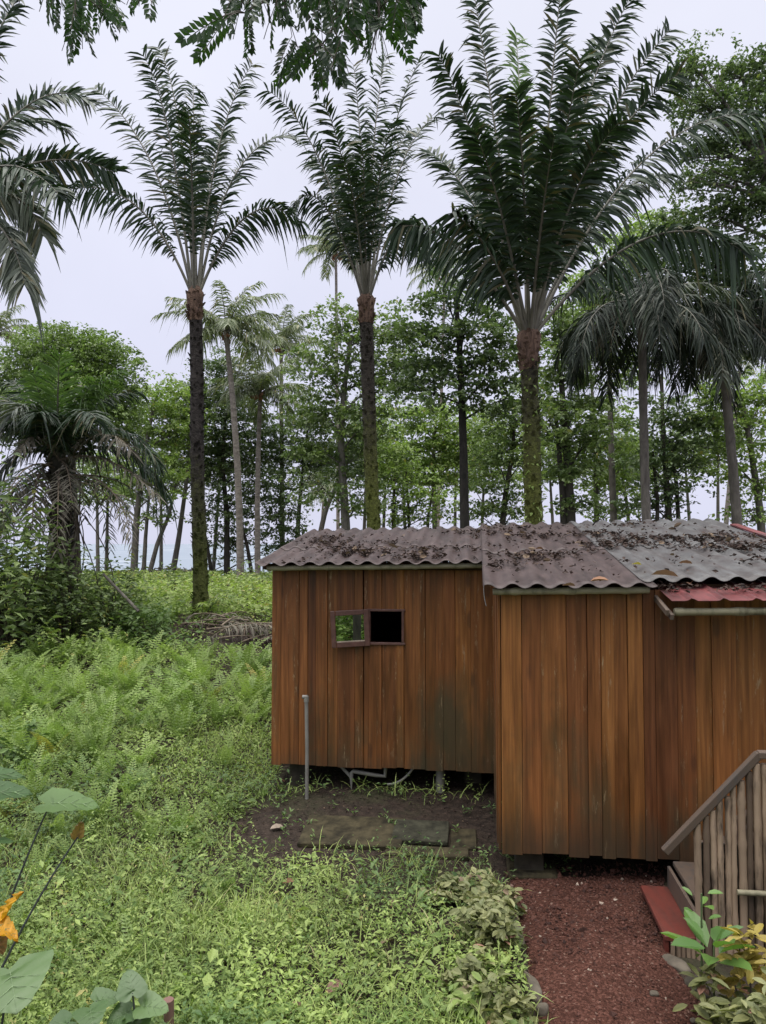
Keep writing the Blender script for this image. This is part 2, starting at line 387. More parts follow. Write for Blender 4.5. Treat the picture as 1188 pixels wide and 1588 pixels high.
def gravel():
    m, nt = new_mat('red_gravel')
    n = noise(nt, coords(nt), 1.6, 5, .6)
    vo = nt.nodes.new('ShaderNodeTexVoronoi'); vo.inputs['Scale'].default_value = 75; nt.links.new(coords(nt), vo.inputs['Vector'])
    vo2 = nt.nodes.new('ShaderNodeTexVoronoi'); vo2.inputs['Scale'].default_value = 32; nt.links.new(coords(nt), vo2.inputs['Vector'])
    sepc = nt.nodes.new('ShaderNodeSeparateColor'); nt.links.new(vo.outputs['Color'], sepc.inputs[0])
    col = ramp(nt, sepc.outputs[0], [(0, (.040, .017, .012)), (.6, (.080, .033, .024)), (.96, (.125, .056, .042)), (1, (.21, .14, .11))])
    col = mix(nt, .7, col, ramp(nt, n, [(.3, .62), (.7, 1.15)]), 'MULTIPLY')
    h = math_(nt, 'ADD', math_(nt, 'MULTIPLY', vo.outputs['Distance'], -.7), math_(nt, 'MULTIPLY', vo2.outputs['Distance'], -.9))
    finish(nt, col, .9, .12, h, .8, .02); return m
M['gravel'] = gravel()
M['pebble'] = leaf_mat('pebble', (.03, .012, .009), (.11, .046, .034), (.34, .27, .22), .8, .3, 0)
M['sand'] = plain('sand', (.30, .25, .19), .9, .2, 3)
def sea():
    m, nt = new_mat('sea_water')
    n = noise(nt, coords(nt, (.03, .25, 1)), 1.0, 6, .65, .3)
    n2 = noise(nt, coords(nt, (.02, .055, 1)), 1.0, 5, .6, .8)
    sep = nt.nodes.new('ShaderNodeSeparateXYZ'); nt.links.new(coords(nt), sep.inputs[0])
    near = math_(nt, 'SUBTRACT', 1.0, math_(nt, 'DIVIDE', math_(nt, 'SUBTRACT', sep.outputs[1], 60), 70), True)
    foam = ramp(nt, math_(nt, 'ADD', n2, math_(nt, 'MULTIPLY', near, .25)), [(.60, 0), (.68, 1)])
    col = mix(nt, foam, (.20, .235, .285), (.62, .63, .66))
    finish(nt, col, ramp(nt, foam, [(0, .55), (1, .9)]), .2, n, .15, .3); return m
M['sea'] = sea()

# ------------------------------------------------------------------ ground, path, sea
def grid(xs, ys, zf):
    X, Y = np.meshgrid(xs, ys); V = np.stack([X, Y, zf(X, Y)], -1).reshape(-1, 3)
    nx, ny = len(xs), len(ys); i = np.arange(ny - 1)[:, None] * nx; j = np.arange(nx - 1)[None]
    return V, np.stack([i + j, i + j + 1, i + nx + j + 1, i + nx + j], -1).reshape(-1, 4)
xs = np.concatenate([np.linspace(-220, -16, 40), np.linspace(-15, 10, 180), np.linspace(11, 220, 40)])
ys = np.concatenate([np.linspace(-40, 2, 25), np.linspace(2.3, 16, 110), np.linspace(16.4, 64, 80), np.linspace(66, 120, 6)])
tag(MB().add(*grid(xs, ys, gh), smooth=True).build('ground', M['soil']), kind='structure')
tag(MB().add(*grid(np.linspace(-4000, 4000, 3), np.concatenate([np.linspace(55, 400, 40), np.linspace(450, 7000, 20)]), lambda X, Y: X * 0 - 1.15)).build('sea', M['sea']), kind='structure')
tag(MB().add(*grid(np.linspace(-200, 200, 90), np.linspace(47.5, 60, 14), lambda X, Y: gh(X, Y) + .06), smooth=True).build('beach_sand', M['sand']), kind='structure')

def path_x(y, side):   # side edges of the red gravel path
    return np.interp(y, [2, 5, 5.6, 6.3, 7.2], [1.0, .98, 1.02, 1.06, 1.12]) if side < 0 else np.interp(y, [2, 5, 5.7, 6.4, 7.2], [2.3, 2.18, 2.12, 2.3, 2.6])
pv = []; py_ = np.linspace(1.5, 7.05, 90); t = np.linspace(0, 1, 40)
Yp, Tp = np.meshgrid(py_, t, indexing='ij')
wob = lambda y, s: .05 * (vnoise(y, y * 0 + s, 4) - .5)
Xl = path_x(Yp, -1) + wob(Yp, 1); Xr = path_x(Yp, 1) + wob(Yp, 9); Xp = Xl + (Xr - Xl) * Tp
crown = .035 * np.sin(np.clip(Tp, 0, 1) * PI) ** .6
Zp = gh(Xp, Yp) + .004 + crown - .03 * ((Tp < .01) | (Tp > .99)) + .02 * (vnoise(Xp, Yp, 5, 2) - .5)
i = np.arange(89)[:, None] * 40; j = np.arange(39)[None]
tag(MB().add(np.stack([Xp, Yp, Zp], -1), np.stack([i + j, i + j + 1, i + 41 + j, i + 40 + j], -1).reshape(-1, 4), smooth=True).build('path', M['gravel']), kind='structure')
def path_z(x, y): return gh(x, y) + .03
# loose stones on the path
ROCK_V = nrm(np.array([(1, 0, 0), (-1, 0, 0), (0, 1, 0), (0, -1, 0), (0, 0, 1), (0, 0, -1), (.6, .6, .55), (-.6, .6, .5), (-.6, -.6, .6), (.6, -.6, .5)])) * np.array([.5, .5, .38])
ROCK_F = np.array([(4, 0, 6), (6, 0, 2), (4, 6, 2), (4, 2, 7), (7, 2, 1), (4, 7, 1), (4, 1, 8), (8, 1, 3), (4, 8, 3), (4, 3, 9), (9, 3, 0), (4, 9, 0), (5, 2, 0), (5, 1, 2), (5, 3, 1), (5, 0, 3)])
def rocks(mb, x, y, z, s, var):
    n = len(x); q = R.normal(size=(n, 3)); X, Y, Z = frames(q, roll=R.random(n) * 6)
    inst(mb, ROCK_V * (1 + .25 * R.normal(size=(10, 1))), ROCK_F, X * (s * R.uniform(.7, 1.3, n))[:, None], Y * (s * R.uniform(.7, 1.3, n))[:, None], Z * s[:, None], np.stack([x, y, z], -1), var)
mb = MB(); n = 5200
y = R.uniform(4.2, 7.25, n); tt = R.random(n); x = path_x(y, -1) + (path_x(y, 1) - path_x(y, -1)) * tt
far = R.random(n) < .15 + .85 * np.clip((y - 5.6) / .9, 0, 1)
x, y, tt = x[far], y[far], tt[far]; n = len(x)
s = .011 * np.exp(R.normal(0, .45, n)); var = R.random(n) * .95; var[R.random(n) < .02] = 1
rocks(mb, x, y, path_z(x, y) + .008 + .03 * np.sin(tt * PI) ** .6 - .03, s * 1.5, var)
tag(mb.build('loose_gravel', M['pebble']), 'loose red gravel stones lying on the path below the cabin', 'gravel', kind='stuff')

# ------------------------------------------------------------------ cabin
YAW = math.radians(7); U = np.array((math.cos(YAW), -math.sin(YAW), 0)); Vd = np.array((math.sin(YAW), math.cos(YAW), 0)); W = np.array((0, 0, 1.))
L0 = np.array((-1.277, 9.009, 0)); AX = np.array([U, Vd, W])
def K(u, v, z): return L0 + U * u + Vd * v + W * z
def roofz(u, v): return 2.865 + .140 * (v + .28) + .017 * u
cabin = thing('wooden_cabin', 'stilted orange-brown timber cabin with leaf-strewn corrugated roof', 'cabin', K(2.4, 0, 0))
HOLE = (1.12, 1.53, 1.95, 2.35)
def boards(mb, a, b, zb, ztf, hole=None, zb2=None, wr=(.13, .235), n_out=None, dark=None):
    """vertical boards from a(u,v) to b(u,v), outside to the right-hand normal n_out"""
    a = vec(a); b = vec(b); L = np.linalg.norm(b - a); d = (b - a) / L
    dw = U * d[0] + Vd * d[1]; nw = U * n_out[0] + Vd * n_out[1]
    cuts = [0.]
    while cuts[-1] < L - .12: cuts.append(cuts[-1] + random.choice((random.uniform(.09,.14), random.uniform(.13,.2), random.uniform(.17,.24))))
    cuts[-1] = L
    if hole:
        cuts = sorted([c for c in cuts if abs(c - hole[0]) > .05 and abs(c - hole[1]) > .05] + [hole[0], hole[1]])
    for c0, c1 in zip(cuts[:-1], cuts[1:]):
        zlo = zb + random.uniform(-.016, .016) + (0 if zb2 is None else (zb2 - zb) * c0 / L)
        m = (c0 + c1) / 2; q = a + d * m; zhi = ztf(q[0], q[1]) - .05
        var = random.random() if not (dark and dark[0] < c0 < dark[1]) else .06; off = random.choice((0, .011)) + random.uniform(0, .004); tilt = random.uniform(-.007, .007)
        segs = [(zlo, zhi)]
        if hole and c0 >= hole[0] - 1e-4 and c1 <= hole[1] + 1e-4: segs = [(zlo, hole[2]), (hole[3], zhi)]
        for z0, z1 in segs:
            w = c1 - c0 - .0018; h = w / 2; th = .024; bv = .0035
            # bevelled board profile (along, out), lofted in z
            prof = [(-h, 0), (-h, th - bv), (-h + bv, th), (h - bv, th), (h, th - bv), (h, 0)]
            VV = []
            for z in (z0, z1):
                for s_, o_ in prof:
                    VV.append(L0 + U * q[0] + Vd * q[1] + dw * (s_ + (tilt if z == z1 else 0)) + nw * (o_ + off) + W * z)
            F = [(k, (k + 1) % 6, 6 + (k + 1) % 6, 6 + k) for k in range(6)]
            mb.add(VV, F, 0, var); mb.add(VV[:6][::-1], [tuple(range(6))], 0, var); mb.add(VV[6:], [tuple(range(6))], 0, var)
ZL, ZR = .56, .335
UE = 4.86; VF = -1.66; VB = 5.9; UM = 2.57
rz = lambda u, v: roofz(u, min(v, 2.9)) - .14 * max(0, v - 2.9)
mb = MB(); boards(mb, (0, 0), (UM - .03, 0), ZL, rz, HOLE, n_out=(0, -1))
mb.build('left_wall_boards', M['wall'], cabin)
mb = MB(); boards(mb, (UM, VF), (UE, VF), ZR, rz, n_out=(0, -1), zb2=ZR - .0, dark=(1.2, 1.42))
mb.build('front_wall_boards', M['wall'], cabin)
mb = MB(); boards(mb, (UM, 0), (UM, VF + .0), ZR + .02, rz, n_out=(-1, 0))
mb.build('step_wall_boards', M['wall'], cabin); mb = MB()
boards(mb, (0, VB), (0, 0.03), ZL, rz, n_out=(-1, 0)); boards(mb, (UE, VF + .03), (UE, VB), ZR, rz, n_out=(1, 0)); boards(mb, (UE, VB), (0, VB), ZL, rz, n_out=(0, 1))
mb.build('side_wall_boards', M['wall'], cabin)
# floor, inner lining, battens behind the boards
mb = MB()
box(mb, K(2.43, 2.95, ZL + .09), (4.80, 5.84, .06), ax=AX); box(mb, K(3.72, -.82, ZL + .09), (2.22, 1.6, .06), ax=AX)
mb.build('floor', M['dark_in'], cabin)
mb = MB()
box(mb, K(1.75, 2.2, 1.7), (3.4, .02, 2.1), ax=AX); box(mb, K(.95, 1.2, 1.6), (.02, 1.9, 1.9), ax=AX)
mb.build('inner_partition', M['dark_in'], cabin)
mb = MB()
for u in (.05, .9, 1.75, 2.5): box(mb, K(u, .04, 1.6), (.05, .06, 2.0), ax=AX)
mb.build('wall_studs', M['dark_in'], cabin)
# window: frame round the opening, open casement with its pane
mb = MB(); u0, u1, z0, z1 = HOLE
for c, s in (((u0 + .012, z0 / 2 + z1 / 2), (.028, z1 - z0 - .05)), ((u1 - .012, z0 / 2 + z1 / 2), (.028, z1 - z0 - .05)), (((u0 + u1) / 2, z0 + .010), (u1 - u0 + .03, .026)), (((u0 + u1) / 2, z1 - .010), (u1 - u0 + .03, .026))):
    box(mb, K(c[0], -.012, c[1]), (s[0], .075, s[1]), ax=AX, bev=.004)
wf = mb.build('window_frame', M['frame_wood'], cabin)
ca = math.radians(4); cd = np.array((-math.cos(ca), -math.sin(ca), 0)); cn = np.array((math.sin(ca), -math.cos(ca), 0)); h0 = K(1.135, -.055, 0)
tilt = np.array((0, 0, 1.)); cd2 = nrm(cd + np.array((0, 0, -.05)))
cup = np.cross(cd2, cn) * 1.0
if cup[2] < 0: cup = -cup
CA = np.array([cd2, cn, cup]); cw, chh, zc = .435, .415, 2.145
mb = MB()
def cpt(a, b, o=0): return h0 + W * zc + cd2 * a + cup * b + cn * o
for a, b, sa, sb in ((.03, 0, .06, chh), (cw - .026, 0, .052, chh), (cw / 2, chh / 2 - .028, cw - .115, .056), (cw / 2, -chh / 2 + .03, cw - .115, .06)):
    box(mb, cpt(a, b), (sa, .038, sb), ax=CA, bev=.005)
cs = mb.build('window_casement', M['frame_wood'], cabin)
mb = MB(); box(mb, cpt(cw / 2, .001), (cw - .11, .008, chh - .115), ax=CA); mb.build('window_pane', M['glass'], cs)
mb = MB(); box(mb, cpt(cw / 2, -chh / 2 + .064, .012), (cw - .115, .012, .010), ax=CA); mb.build('glazing_bead', M['pale_wood'], cs)
# roof sheets
LAM = .218
def corr(mb, ur, vr, dz=0, zf=None, amp=.021, prof='sine', lam=LAM, ph=0, mi=0):
    us = np.arange(ur[0], ur[1] + 1e-6, lam / 10); vs = np.linspace(vr[0], vr[1], 14)
    UU, VV = np.meshgrid(us, vs)
    if prof == 'sine':
        s = np.sin(2 * PI * (UU - ph) / lam); w = amp * np.sign(s) * np.abs(s) ** .8
    else:
        q = np.mod((UU - ph) / lam, 1); w = amp * np.clip(np.minimum(q, 1 - q) * 9 - .35, -1, 1) * -1
    z = (np.vectorize(rz)(UU, VV) if zf is None else zf(UU, VV)) + w + dz + .012 * (vnoise(UU, VV, 2.2, 8) - .5)
    Vv = L0 + UU[..., None] * U + (VV + .015 * (vnoise(UU, VV * 0, 6, 4) - .5))[..., None] * Vd + z[..., None] * W
    nx = len(us); i = np.arange(len(vs) - 1)[:, None] * nx; j = np.arange(nx - 1)[None]
    mb.add(Vv, np.stack([i + j, i + j + 1, i + nx + j + 1, i + nx + j], -1).reshape(-1, 4), mi, smooth=(prof == 'sine'))
def solid(o, t=.0035):
    m = o.modifiers.new('thickness', 'SOLIDIFY'); m.thickness = t; m.offset = -1; return o
mb = MB(); corr(mb, (-.15, 2.52), (-.28, .95), .0); corr(mb, (-.15, 2.52), (.85, 2.92), .007)
corr(mb, (-.15, 5.72), (2.84, 6.2), .0)
roof = solid(mb.build('roof', M['roof_brown'], cabin))
mb = MB(); corr(mb, (2.41, 3.93), (-1.87, .25), .034); corr(mb, (2.41, 3.93), (.12, 2.93), .041)
solid(mb.build('upper_brown_sheet', M['roof_brown'], cabin))
mb = MB(); corr(mb, (3.80, 5.72), (-1.68, .45), .043); corr(mb, (3.72, 5.72), (.3, 2.95), .051)
solid(mb.build('grey_roof_sheet', M['roof_grey'], cabin))
def redz(UU, VV): return 2.865 + .140 * (-1.2 + .28) + .017 * UU + (VV + 1.2) * .16 - .015
mb = MB(); corr(mb, (3.97, 5.75), (-2.12, -1.15), 0, redz, .02, 'trap', .255, .05)
solid(mb.build('red_roof_sheet', M['roof_red'], cabin))
mb = MB()   # red verge strip
for v0, v1 in ((.4, 1.9),):
    a = K(5.74, v0, rz(5.74, v0) + .085); b = K(5.74, v1, rz(5.74, v1) + .085); d = nrm(b - a)
    box(mb, (a + b) / 2, (.10, np.linalg.norm(b - a), .02), ax=np.array([U, d, np.cross(U, d)]))
mb.build('red_verge', M['roof_red'], cabin)
# bamboo eave poles
def cane(mb, a, b, r, nodes=.33, n=10, mi=0, var=None, bend=.004):
    a = vec(a); b = vec(b); L = np.linalg.norm(b - a); k = max(2, int(L / .05)); ts = np.linspace(0, 1, k + 1)
    ph = random.random() * nodes; rad = np.full(k + 1, r)
    for i, t_ in enumerate(ts):
        q = ((t_ * L + ph) % nodes); q = min(q, nodes - q)
        if q < .026: rad[i] = r * 1.18
    off = np.stack([vnoise(ts * L, ts * 0 + random.random() * 50, 1.5, k_) - .5 for k_ in range(3)], -1) * bend * 2
    tube(mb, a + (b - a) * ts[:, None] + off, rad, mi, n, var)
mb = MB(); cane(mb, K(-.02, -.20, rz(0, -.2) - .058), K(2.53, -.20, rz(2.5, -.2) - .062), .030, .5); mb.build('eave_pole', M['gutter'], cabin)
mb = MB(); cane(mb, K(2.50, -1.78, rz(2.5, -1.78) - .03), K(3.86, -1.78, rz(3.86, -1.78) - .03), .032, .5); mb.build('eave_pole', M['gutter'], cabin)
mb = MB(); cane(mb, K(4.0, -2.06, 2.56 - .03), K(5.75, -2.06, 2.59 - .03), .032, .5); mb.build('eave_pole', M['gutter'], cabin)
mb = MB()
for du, dz in ((0, 0), (.035, -.035)):
    a = K(3.93 + du, -2.13, 2.525 + dz); b = K(3.93 + du, -1.5, 2.66 + dz); d = nrm(b - a)
    box(mb, (a + b) / 2, (.03, np.linalg.norm(b - a), .05), ax=np.array([U, d, np.cross(U, d)]), bev=.004)
mb.build('barge_board', M['plank_grey'], cabin)
mb = MB()
for v in (-.1, 1.4, 2.8): box(mb, K(1.2, v, rz(1.2, v) - .075), (2.6, .05, .07), ax=AX)
for v in (-1.55, .0, 1.4, 2.8): box(mb, K(4.1, v, rz(4.1, v) - .055), (3.0, .05, .07), ax=AX)
mb.build('roof_purlins', M['dark_in'], cabin)
# porch post at the right end, dark doorway side
mb = MB(); box(mb, K(5.6, -1.95, 1.35), (.09, .09, 2.5), ax=AX, bev=.006); mb.build('porch_post', M['plank_grey'], cabin)
mb = MB(); box(mb, K(5.35, -.9, .86), (.96, 1.5, .05), ax=AX); mb.build('porch_floor', M['plank_grey'], cabin)
# piers
def pier(u, v, s=.22):
    mb = MB(); p = K(u, v, 0); g = float(gh(p[0], p[1])); zt = ZL + .06
    box(mb, (p[0], p[1], (g - .1 + zt) / 2), (s, s, zt - g + .1), ax=AX, bev=.012); mb.build('pier', M['concrete'], cabin)
for u, v in ((.28, .18), (2.3, .5), (.2, 2.9), (2.4, 2.9), (4.6, 2.9), (.2, 5.6), (4.6, 5.6), (2.82, -1.42), (4.6, -1.42), (4.6, .4)): pier(u, v, .26 if v < 0 else .2)
mb = MB(); box(mb, K(2.5, 5.7, .3), (4.7, .12, .75), ax=AX); mb.build('underfloor_light_block', M['concrete'], cabin)  # unseen walls under the floor, added to keep light out
mb = MB(); box(mb, K(.1, 4.2, .3), (.12, 2.9, .75), ax=AX); mb.build('underfloor_light_block', M['concrete'], cabin)
mb = MB(); box(mb, K(4.75, 2.1, .25), (.12, 7.0, .75), ax=AX); mb.build('underfloor_light_block', M['concrete'], cabin)
mb = MB(); box(mb, K(2.5, 1.6, .3), (4.4, .10, .70), ax=AX); mb.build('underfloor_light_block', M['concrete'], cabin)
mb = MB()   # concrete footing under the front corner
p = K(2.85, -1.42, 0); box(mb, (p[0], p[1], float(gh(p[0], p[1])) + .01), (.46, .42, .08), ax=AX, bev=.035); mb.build('footing', M['slab'], cabin)
mb = MB(); p = K(1.93, .12, 0); tube(mb, [K(1.93, .12, .2), K(1.93, .12, .62)], .05, n=12); mb.build('drain_pipe', M['pvc'], cabin)
mb = MB(); tube(mb, [K(.72, .10, .60), K(.80, .08, .52), K(.90, .06, .43), K(.915, .06, .40)], .02, n=8)
tube(mb, [K(.915, .05, .22), K(.915, .05, .47), K(.935, .05, .49), K(1.2, .06, .45), K(1.3, .07, .44), K(1.31, .07, .55)], .024, n=8); mb.build('drain_pipe', M['pvc'], cabin)
mb = MB(); ts = np.linspace(0, 1, 12); tube(mb, [K(1.33 + .33 * t_, .04, .36 + .24 * t_ ** 2.2) for t_ in ts], .014, n=8); mb.build('waste_hose', M['pvc'], cabin)
mb = MB(); tube(mb, [K(2.46 - .03 * math.sin(t_ * 3), -.31 - .1 * t_, 2.86 - .55 * t_ + .12 * t_ * t_) for t_ in np.linspace(0, 1, 10)], .005, n=6); mb.build('loose_wire', M['pvc'], cabin)

# standpipe in front of the left wall
sp = K(.455, -.22, 0); g = float(gh(sp[0], sp[1]))
stand = thing('standpipe', 'upright grey plastic standpipe in front of the cabin wall', 'pipe', (sp[0], sp[1], g))
mb = MB(); tube(mb, [sp + W * (g - .05), sp + W * .8, sp + W * 1.34 - U * .01], [.021, .021, .021], n=12); mb.build('pipe', M['pvc'], stand)
mb = MB(); q = sp - U * .01; tube(mb, [q + W * 1.32, q + W * 1.385], .028, n=12); tube(mb, [q + W * 1.375 + U * .012, q + W * 1.375 - U * .045], .022, n=12); mb.build('elbow', M['pvc'], stand)

# ------------------------------------------------------------------ entrance stairs with bamboo side
stairs = thing('entrance_stairs', 'wooden stairs with bamboo-clad side and red bottom step at the cabin corner', 'stairs', K(4.3, -2.5, 0))
def tread(u, z, w=.25, m='red_paint', nm='tread'):
    mb = MB(); box(mb, K(u + w / 2, -2.30, z - .02), (w, .86, .04), ax=AX, bev=.006)
    mb.build(nm, M[m], stairs)
tread(3.73, .185); tread(4.0, .40, .25, 'plank_grey'); tread(4.27, .63, .25, 'plank_grey'); tread(4.54, .86, .8, 'plank_grey')
for u, z0, z1, m in ((3.965, .19, .36, 'plank_grey'), (4.235, .40, .59, 'plank_grey'), (4.505, .63, .82, 'plank_grey')):
    mb = MB(); box(mb, K(u, -2.30, (z0 + z1) / 2), (.025, .84, z1 - z0), ax=AX); mb.build('riser', M[m], stairs)
mb = MB(); box(mb, K(3.752, -2.685, .07), (.03, .07, .19), ax=AX, bev=.004); mb.build('step_leg', M['red_paint'], stairs); mb = MB(); box(mb, K(3.752, -1.93, .09), (.03, .07, .15), ax=AX, bev=.004); mb.build('step_leg', M['red_paint'], stairs)
mb = MB()
for k in range(6): cane(mb, K(3.79 + k * .036, -2.735, -.06), K(3.79 + k * .036, -2.735, .145), .017, .4, 8)
mb.build('step_cladding', M['cane'], stairs)
mb = MB(); uu = 3.955; k = 0
def railz(u): return .835 + (min(u, 4.41) - 3.75) * 1.09 - .055
while uu < 5.35:
    r = random.uniform(.021, .030); uu += r
    top = railz(uu) - .01 + random.uniform(-.01, .015)
    cane(mb, K(uu, -2.745 + random.uniform(-.006, .006), -.08), K(uu + random.uniform(-.006, .006), -2.745 + random.uniform(-.004, .004), top), r, random.uniform(.25, .4), 10, bend=.006)
    uu += r + .004
mb.build('bamboo_side', M['cane'], stairs)
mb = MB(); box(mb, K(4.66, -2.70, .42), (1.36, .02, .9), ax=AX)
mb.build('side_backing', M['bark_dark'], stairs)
mb = MB()
a = K(3.735, -2.745, .805); b = K(4.42, -2.745, 1.55); d = nrm(b - a); box(mb, (a + b) / 2, (np.linalg.norm(b - a), .06, .055), ax=np.array([d, Vd, np.cross(d, Vd)]), bev=.006)
box(mb, K(4.9, -2.745, 1.545), (.98, .075, .05), ax=AX, bev=.006)
mb.build('handrail', M['plank_grey'], stairs)
mb = MB(); cane(mb, K(4.23, -2.80, .56), K(5.3, -2.80, .56), .020, .4); mb.build('cross_pole', M['gutter'], stairs)
mb = MB(); cane(mb, K(4.46, -2.81, .70), K(5.3, -2.81, .705), .020, .4); mb.build('cross_pole', M['gutter'], stairs)
mb = MB(); cane(mb, K(4.49, -2.81, -.05), K(4.49, -2.81, 1.5), .028, .35); mb.build('corner_pole', M['cane'], stairs)

# ------------------------------------------------------------------ slabs, edging stones
def slab(name, label, c, s, rz_, m, dz=.02):
    z = float(gh(c[0], c[1])); mb = MB(); a = np.array([(math.cos(rz_), math.sin(rz_), 0), (-math.sin(rz_), math.cos(rz_), .095), (0, -.095, 1)])
    box(mb, (c[0], c[1], z + dz), (*s, .05), ax=a, bev=.01)
    tag(mb.build(name, M[m], loc=(c[0], c[1], z)), label, 'paving slab')
slab('paving_slab', 'large brown mossy slab on the bare soil, left of the square slab', (-.30, 7.88), (1.02, .62), -.1, 'slab')
slab('paving_slab', 'square grey-green slab on the bare soil below the left wall', (.38, 7.86), (.56, .44), -.12, 'slab_green', .03)
slab('paving_slab', 'narrow dark slab half buried beside the right wall', (.80, 7.78), (.26, .40), -.1, 'slab', .0)
slab('paving_slab', 'long low mossy slab along the grass edge in front of the square slab', (.42, 7.50), (.80, .18), -.1, 'slab', .005)
def stone(label, x, y, s, dz=0, m='stone', rzv=0, nm='edging_stone'):
    z = float(gh(x, y)); V = []; F = []
    th = np.linspace(0, PI, 9); ph = np.linspace(0, 2 * PI, 15)[:-1]
    sd = random.random() * 90
    for t_ in th:
        for p_ in ph:
            d = np.array((math.sin(t_) * math.cos(p_), math.sin(t_) * math.sin(p_), math.cos(t_)))
            r = .8 + .45 * float(vnoise(d[0] * 1.5 + sd, d[1] * 1.5 + d[2] * 1.1, 1.3)); d = np.sign(d) * np.abs(d) ** .75 * r
            V.append(d * np.array(s) * .5)
    V = np.array(V); c, s_ = math.cos(rzv), math.sin(rzv); V[:, :2] = V[:, :2] @ np.array([(c, s_), (-s_, c)])
    F = [(i * 14 + j, i * 14 + 14 + j, i * 14 + 14 + (j + 1) % 14, i * 14 + (j + 1) % 14) for i in range(8) for j in range(14)]
    o = MB().add(V + np.array((x, y, z + dz)), F, smooth=True).build(nm, M[m], loc=(x, y, z)); tag(o, label, 'stone', 'edging stones along the gravel path')
stone('long mossy edging stone low on the left side of the path', 1.02, 5.38, (.09, .32, .12), .02, 'stone', .1)
stone('small pale round stone below the long left edging stone', 1.04, 5.17, (.08, .09, .08), .03)
stone('grey edging stone by the yellowed shrub near the path top', 1.00, 5.95, (.12, .22, .16), .04, 'stone')
stone('dark edging stone at the top left path corner', 1.02, 6.3, (.14, .22, .13), .02, 'concrete')
stone('edging stone beside the bottom stair step, nearest the stair', 2.13, 5.72, (.13, .22, .07), .0, 'stone', .5)
stone('dark mossy edging stone on the right side, second below the stair', 2.22, 5.42, (.2, .3, .12), .0, 'concrete', .4)
stone('flat dark edging stone under the right croton', 2.32, 5.08, (.22, .3, .12), .0, 'concrete', .35)
stone('single pale flat stone on the gravel right of centre', 1.83, 5.32, (.06, .05, .03), .035, nm='loose_stone')
stone('pinkish stone on the gravel towards the bottom edge', 1.99, 5.06, (.04, .035, .025), .035, nm='loose_stone')
for _ in range(0): pass

# ------------------------------------------------------------------ palms
def bez(a, b, c, n=22):
    t_ = np.linspace(0, 1, n)[:, None]; return (1 - t_) ** 2 * a + 2 * t_ * (1 - t_) * b + t_ ** 2 * c
def frond_mesh(curve, L, n, mb, droop=.55, bare=.18, r0=.045, width=.045, twist=0, ang=(68, 44), plane=.35, tipl=.55, jag=.2, seg=4, face=0):
    """rachis tube (slot 0) + two rows of leaflets (slot 1) along a curve"""
    curve = np.asarray(curve, float); m = len(curve)
    seg_l = np.linalg.norm(np.diff(curve, axis=0), axis=1); cum = np.concatenate(([0], np.cumsum(seg_l))); cum /= cum[-1]
    tube(mb, curve, r0 * (1 - .88 * cum), 0, 6)
    ch = curve[-1] - curve[0]; hor = np.array((ch[0], ch[1], 0)); pl = np.cross(curve[m // 2] - curve[0], ch)
    if np.linalg.norm(hor) > .25 * np.linalg.norm(ch): side0 = nrm(np.cross(hor, (0, 0, 1)))
    elif np.linalg.norm(pl) > .05: side0 = nrm(pl)
    else: side0 = np.array((1., 0, 0))
    for sg in (-1, 1):
        t_ = np.linspace(bare, .995, n) + R.normal(0, .25 / n, n); t_ = np.clip(t_, bare * .9, .998)
        p = np.stack([np.interp(t_, cum, curve[:, k]) for k in range(3)], -1)
        T = nrm(np.stack([np.interp(t_, cum, np.gradient(curve[:, k])) for k in range(3)], -1))
        if face:
            sv = nrm(np.cross(ch, (0, 1, 0))); sd_ = side0 if side0 @ sv > 0 else -side0; side0 = nrm(sd_ * (1 - face) + sv * face); face = 0
        S = nrm(side0 - T * (T @ side0)[:, None]); Nn = np.cross(S, T)
        Nn = np.where(Nn[:, 2:3] < 0, -Nn, Nn)
        c, s = math.cos(twist), math.sin(twist); S, Nn = S * c + Nn * s, Nn * c - S * s
        q = np.clip((t_ - bare) / (1 - bare), 0, 1)
        l = L * np.minimum(1, .22 + q * 3.2) * (1 - tipl * q ** 2.6) * R.uniform(1 - jag, 1 + jag, n)
        a = np.radians(ang[0] + (ang[1] - ang[0]) * q + R.normal(0, 8, n))[:, None]
        lift = (R.choice([-.75, .15, 1], n) * plane * R.uniform(.6, 1, n) + .1)[:, None]
        D = nrm(sg * S * np.sin(a) + T * np.cos(a) + Nn * lift)
        ss = np.linspace(0, 1, seg)
        dr = droop * R.uniform(.6, 1.35, n) * np.where(R.random(n) < .1, 2.2, 1)
        pts = p[:, None] + D[:, None] * (l[:, None] * ss)[..., None] + np.array((0, 0, -1.))[None, None] * (dr[:, None] * l[:, None] * ss ** 2)[..., None]
        tg = nrm(np.gradient(pts, axis=1))
        wd = nrm(np.cross(tg, Nn[:, None] + .5 * R.normal(size=(n, 1, 3))))
        prof = np.array([.5, 1, .8, .05]) if seg == 4 else np.array([.5, 1, .05])
        w = width * R.uniform(.8, 1.2, n)[:, None] * prof
        A_ = pts - wd * w[..., None] / 2; B_ = pts + wd * w[..., None] / 2
        VV = np.stack([A_, B_], 2).reshape(n, seg * 2, 3)
        tf = np.array([(2 * k, 2 * k + 1, 2 * k + 3, 2 * k + 2) for k in range(seg - 1)])
        F = (tf[None] + (np.arange(n) * seg * 2)[:, None, None]).reshape(-1, 4)
        mb.add(VV.reshape(-1, 3), F, 1, np.repeat(R.random(n), seg * 2))
